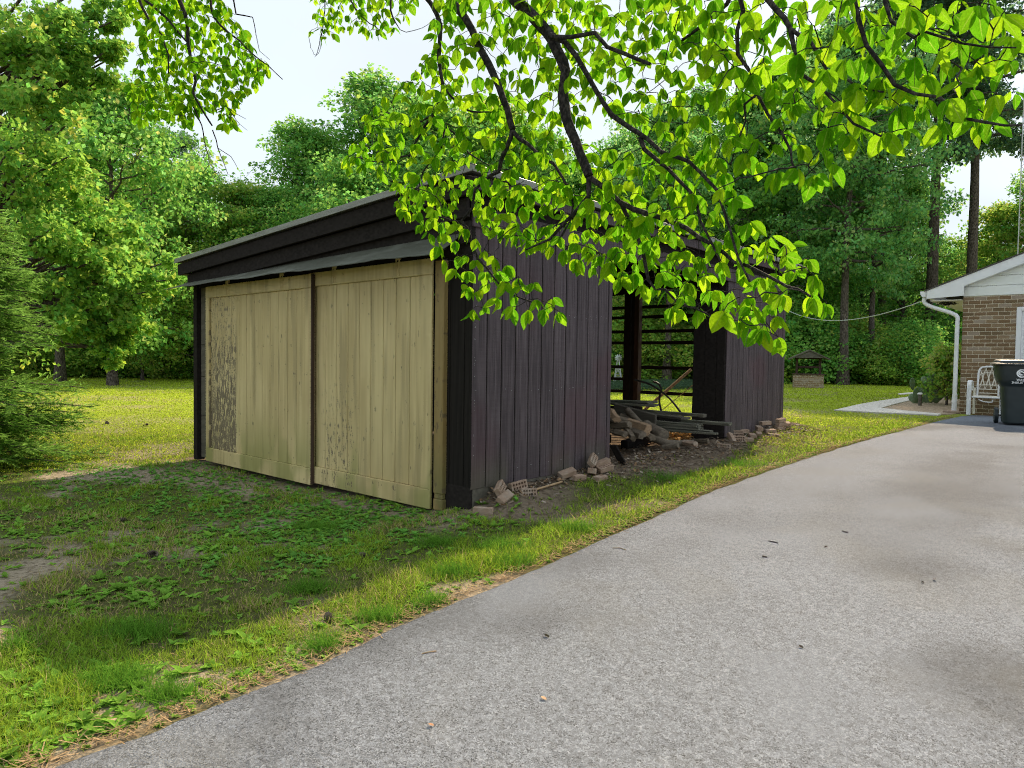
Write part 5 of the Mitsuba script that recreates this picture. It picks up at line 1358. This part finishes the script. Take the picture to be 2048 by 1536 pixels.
B([(1179, 355), (1177, 390), (1151, 424), (1131, 444), (1100, 480), (1050, 500)], .013, .004, -.1)
B([(1179, 355), (1192, 362), (1240, 400), (1295, 431), (1349, 444), (1400, 475), (1470, 520), (1550, 560), (1622, 592)], .014, .004, -.1)
B([(1240, 400), (1257, 441), (1278, 478), (1297, 560), (1311, 579), (1330, 581), (1353, 604), (1386, 614), (1414, 628), (1440, 647)], .010, .003, -.05)
B([(1100, 68), (1130, 82), (1154, 113), (1178, 157), (1199, 195), (1223, 232), (1254, 253), (1295, 277), (1325, 304), (1377, 325), (1400, 342), (1432, 378), (1442, 409), (1459, 457), (1476, 511), (1500, 560)], .014, .004, -.15)
B([(1281, 273), (1288, 297), (1336, 342), (1381, 385), (1404, 443), (1421, 477), (1440, 520)], .010, .004, -.15)
B([(1103, 72), (1144, 72), (1189, 68), (1213, 92), (1247, 106), (1301, 125)], .012, .007, -.2)
B([(1475, -30), (1480, 0), (1483, 20), (1474, 61), (1476, 106), (1500, 143), (1513, 187), (1537, 232), (1561, 269), (1582, 300), (1585, 327), (1595, 361)], .010, .003)
B([(1520, -25), (1537, 0), (1582, 54), (1588, 92), (1602, 129), (1602, 146), (1640, 170), (1670, 211), (1708, 245), (1759, 273)], .012, .003)
B([(1582, 56), (1623, 82), (1646, 119), (1660, 150), (1691, 157), (1718, 180), (1769, 184)], .007, .003)
B([(1708, -20), (1711, 0), (1716, 44), (1735, 89), (1762, 133), (1790, 170), (1827, 191), (1882, 198), (1923, 235), (1957, 245), (2015, 252), (2048, 252)], .008, .003, -.05)
B([(1765, -15), (1769, 7), (1783, 37), (1824, 68), (1854, 65), (1929, 89), (2032, 92)], .006, .002, -.05)
B([(1350, 88), (1418, 41), (1452, 7), (1470, -30)], .006, .010, .2); B([(1513, 187), (1490, 210), (1492, 240), (1470, 290), (1462, 330)], .005, .002)
B([(275, -30), (280, 0), (294, 34), (325, 75), (336, 109), (337, 147)], .012, .004); B([(284, -25), (290, 0), (334, 37), (362, 69), (380, 90)], .012, .006)
B([(352, -30), (359, 0), (370, 28), (375, 72), (383, 125), (392, 162), (386, 187), (394, 203), (406, 225), (425, 250)], .018, .006)
B([(387, 215), (403, 250), (412, 297), (419, 328), (406, 347)], .006, .002); B([(425, 260), (437, 297), (450, 328), (456, 350)], .005, .002); B([(419, 328), (428, 338), (434, 350)], .003, .0015); B([(437, 297), (462, 312), (476, 340)], .003, .0015)
B([(416, -25), (422, 0), (428, 34), (453, 62), (478, 81), (506, 109), (537, 131), (566, 161)], .010, .003); B([(462, -20), (467, 0), (472, 28), (503, 34), (512, 69), (519, 100), (541, 119)], .007, .0015)
B([(430, 220), (452, 213), (472, 226), (492, 238)], .004, .0015); B([(452, 213), (480, 250), (496, 262)], .003, .0012); B([(650, 0), (645, 60), (632, 110), (622, 95)], .005, .0015, .8); B([(645, 60), (640, 100), (628, 115)], .003, .0012, .8); B([(690, -20), (720, 30), (760, 60)], .008, .003, .8); B([(790, -20), (780, 20), (800, 60)], .008, .003, .5)

POLY = [([(690, 335), (705, 300), (750, 215), (800, 190), (860, 110), (870, 0), (1030, 0), (1100, 150), (1130, 330), (1130, 400), (1000, 390), (930, 390), (880, 440), (830, 430), (790, 430), (785, 370), (740, 350), (700, 350)], .125, 1.0),
        ([(790, 370), (880, 380), (900, 430), (960, 480), (1000, 530), (1100, 595), (1122, 635), (1090, 640), (1000, 622), (940, 635), (935, 600), (890, 540), (850, 470), (805, 440)], .115, 1.0),
        ([(940, 385), (1130, 380), (1260, 400), (1300, 480), (1290, 585), (1240, 575), (1190, 550), (1100, 510), (1000, 470), (955, 450)], .115, 1.0),
        ([(1030, 0), (1350, 0), (1420, 60), (1480, 180), (1500, 330), (1400, 330), (1300, 250), (1210, 220), (1160, 250), (1120, 230), (1080, 120)], .115, .95),
        ([(1150, 320), (1300, 290), (1400, 330), (1470, 370), (1500, 430), (1560, 490), (1640, 540), (1665, 575), (1655, 620), (1600, 600), (1555, 640), (1560, 690), (1530, 690), (1490, 660), (1430, 630), (1390, 645), (1330, 630), (1300, 560), (1270, 470)], .115, 1.0),
        ([(1350, 0), (2030, 0), (2030, 230), (2020, 280), (1980, 290), (1900, 250), (1850, 280), (1780, 270), (1700, 290), (1640, 260), (1560, 240), (1480, 200), (1420, 90)], .112, 1.0),
        ([(1470, 270), (1600, 265), (1680, 300), (1668, 365), (1610, 360), (1560, 365), (1500, 350)], .12, .9),
        ([(255, 0), (440, 0), (480, 60), (540, 145), (515, 180), (478, 195), (470, 265), (450, 262), (420, 225), (395, 225), (380, 262), (345, 240), (300, 250), (268, 255), (258, 180), (290, 110)], .105, 1.0),
        ([(620, 0), (830, 0), (805, 55), (770, 80), (715, 70), (645, 85)], .11, 1.0)]
tips = []
for layer, (pts, gap, fill) in [(0, q_) for q_ in POLY] + [(1, (POLY[j][0], POLY[j][1] * 1.12, .85)) for j in (0, 2, 3, 4, 5, 7)]:
    pg = shapely.Polygon(pts); x0, y0, x1, y1 = pg.bounds; got = []
    for _ in range(14000):
        x, y = q.uniform(x0, x1), q.uniform(y0, y1)
        if not shapely.contains_xy(pg, x, y): continue
        zd = zmap(x, y) + (1.0 if (620 < x < 840 and y < 100 and len(pts) == 6) else 0); s = gap * F_PX / zd * .56
        if all((x - a) ** 2 + (y - b) ** 2 > s * s for a, b in got): got.append((x, y)); tips.append(at(x, y - 12, zd + q.normal(0, .20 if zd > 2.4 else .12) + layer * q.uniform(.3, .75))) if q.random() < fill else None
tips = np.array(tips); print('dogwood tips', len(tips))
# hidden crown above the picture: branches and twigs that shade the lawn at the left
trunk = spline([(-3.6, .3, -.05), (-3.5, .4, .8), (-3.2, .6, 1.7), (-2.6, 1.0, 2.7), (-1.6, 1.8, 3.5)], .1)
part(dog, 'trunk', tube(trunk, np.linspace(.13, .05, len(trunk)), 12), 'leaf_dark_bark', smooth=True)
for end, mid in (((at(895, -30, 4.25)), (-1.0, 2.6, 3.9)), ((at(1020, -30, 3.8)), (-.8, 2.3, 3.6)), (at(352, -30, 5.5), (-2.3, 3.5, 4.3)), (at(1475, -30, 2.7), (-.2, 2.0, 3.3)), (at(1708, -20, 2.1), (.2, 1.7, 3.0)), (at(284, -25, 5.5), (-2.6, 3.2, 4.2)), (at(416, -25, 5.5), (-2.2, 3.6, 4.4)), (at(690, -20, 6.3), (-1.9, 4.0, 4.6)), (at(790, -20, 5.6), (-1.6, 3.8, 4.5)), (at(1520, -25, 2.65), (-.1, 2.0, 3.25)), (at(864, 10, 4.45), (-1.1, 3.0, 3.9))):
    p = spline([trunk[-8], mid, end], .12); part(dog, 'limb', tube(p, np.linspace(.045, .014, len(p)), 8), 'leaf_dark_bark', smooth=True)
hid = []
for _ in range(900):
    p = np.array([q.uniform(-3.6, .3), q.uniform(2.4, 6.6), q.uniform(3.2, 5.4)])
    e = (p - O); 
    if e[2] / e[1] > .58 + .02 * q.random(): hid.append(p)
hid = np.array(hid)[:1]
P = np.vstack([n_[:, :3] for n_ in nodes] + [spline([trunk[-8], (-1.6, 3.8, 4.5), (-1.0, 5.8, 5.1)], .12), spline([trunk[-8], (-2.3, 3.5, 4.3), (-2.6, 5.6, 4.9)], .12)])
allp = [P]; tw = []; leafP, leafD = [], []
order = np.argsort([np.min(np.linalg.norm(P - t_, axis=1)) for t_ in np.vstack([tips, hid])]); TT = np.vstack([tips, hid])
cur = P.copy()
for i in order:
    t_ = TT[i]; d = np.linalg.norm(cur - t_, axis=1); j = int(np.argmin(d)); a = cur[j]; L = d[j]
    if L < .02: a = a + [0, 0, .02]; L = np.linalg.norm(t_ - a)
    nseg = max(3, int(L / .035)); s = np.linspace(0, 1, nseg + 1)[:, None]; bow = q.normal(0, .10, 3) * L + [0, 0, .10 * L]
    tp = a + (t_ - a) * s + bow * (4 * s * (1 - s)) + q.normal(0, .0055, (nseg + 1, 3)) * ((s > 0) & (s < 1)); tp[0] = a
    tw.append(tube(tp, .0015 + .0026 * min(1, L / .5) * (1 - s[:, 0]) , 4, False)); cur = np.vstack([cur, tp[1:]])
    nl = int(q.integers(3, 6)); ax = unit(tp[-1] - tp[-2]); a0 = q.uniform(0, 6.28)
    for k in range(nl):
        b = a0 + k * 6.28 / nl + q.normal(0, .3); o = np.array([math.cos(b), math.sin(b), 0]); dd = unit(o * q.uniform(.35, 1.0) + ax * .3 + [0, 0, -q.uniform(.5, 1.7)])
        leafP.append(tp[-1] - ax * q.uniform(0, .02) + dd * .008); leafD.append(dd)
    if q.random() < .55 and nseg > 3:
        m_ = tp[nseg // 2]
        for sg in (-1, 1): o = unit(np.cross(ax, [0, 0, 1.0]) * sg + q.normal(0, .3, 3)); leafP.append(m_); leafD.append(unit(o * .8 + [0, 0, -q.uniform(.3, 1.0)]))
part(dog, 'twigs', cat(tw), 'leaf_dark_bark', 'fine dark twigs', 'stuff', smooth=True)
leafP, leafD = np.array(leafP), np.array(leafD); n = len(leafP); print('dogwood leaves', n)
tv, nseg = [], 6
for k in range(nseg + 1):
    y = k / nseg; w = .285 * math.sin(math.pi * y ** .80) ** .82 if 0 < k < nseg else (.012 if k == 0 else .0)
    for f in (-1, -.5, 0, .5, 1): tv.append((w * f, y, .26 * abs(w * f) - .16 * y * y + .012 * math.sin(y * 20) * abs(f), .5 + .5 * f, y))
tv = np.array(tv); tf = []
for k in range(nseg):
    for j in range(4): a = 5 * k + j; tf += [[a, a + 1, a + 6], [a, a + 6, a + 5]]
tf = np.array(tf)
nor = unit(q.normal(0, .8, (n, 3)) + np.array([0, -.55, .35])); X_, Y_, Z_ = axes(leafD, nor); sz = q.uniform(.050, .092, n) * np.where(q.random(n) < .12, .6, 1)
curl = q.uniform(-.3, 1.8, n)
LV, LF = [], None
V = leafP[:, None] + tv[None, :, 0:1] * ((sz * q.uniform(.88, 1.15, n))[:, None, None] * X_[:, None]) + tv[None, :, 1:2] * (sz[:, None, None] * Y_[:, None]) + tv[None, :, 2:3] * ((sz * curl)[:, None, None] * Z_[:, None])
uvs = np.stack([np.tile(tv[:, 3], (n, 1)), np.clip(np.tile(tv[:, 4], (n, 1)), .002, .998) + np.arange(n)[:, None]], -1)
dist = np.einsum('ij,j->i', leafP - O, fw); px_ = (leafP - O) @ cr / dist * F_PX + 1024; py_ = 768 - (leafP - O) @ cu / dist * F_PX
seen = (px_ > -20) & (px_ < 2068) & (py_ > -20) & (dist > .3); score = np.where(seen, sz / dist, 0); top = np.argsort(-score)[:300]
for i in top: part(dog, 'leaf', (V[i], tf), 'dogwood_leaf', smooth=True, uv=uvs[i])
rest = np.setdiff1d(np.arange(n), top)
part(dog, 'foliage', (V[rest].reshape(-1, 3), (tf[None] + (np.arange(len(rest)) * len(tv))[:, None, None]).reshape(-1, 3)), 'dogwood_leaf', 'remaining bright green dogwood leaves', 'stuff', smooth=True, uv=uvs[rest].reshape(-1, 2))
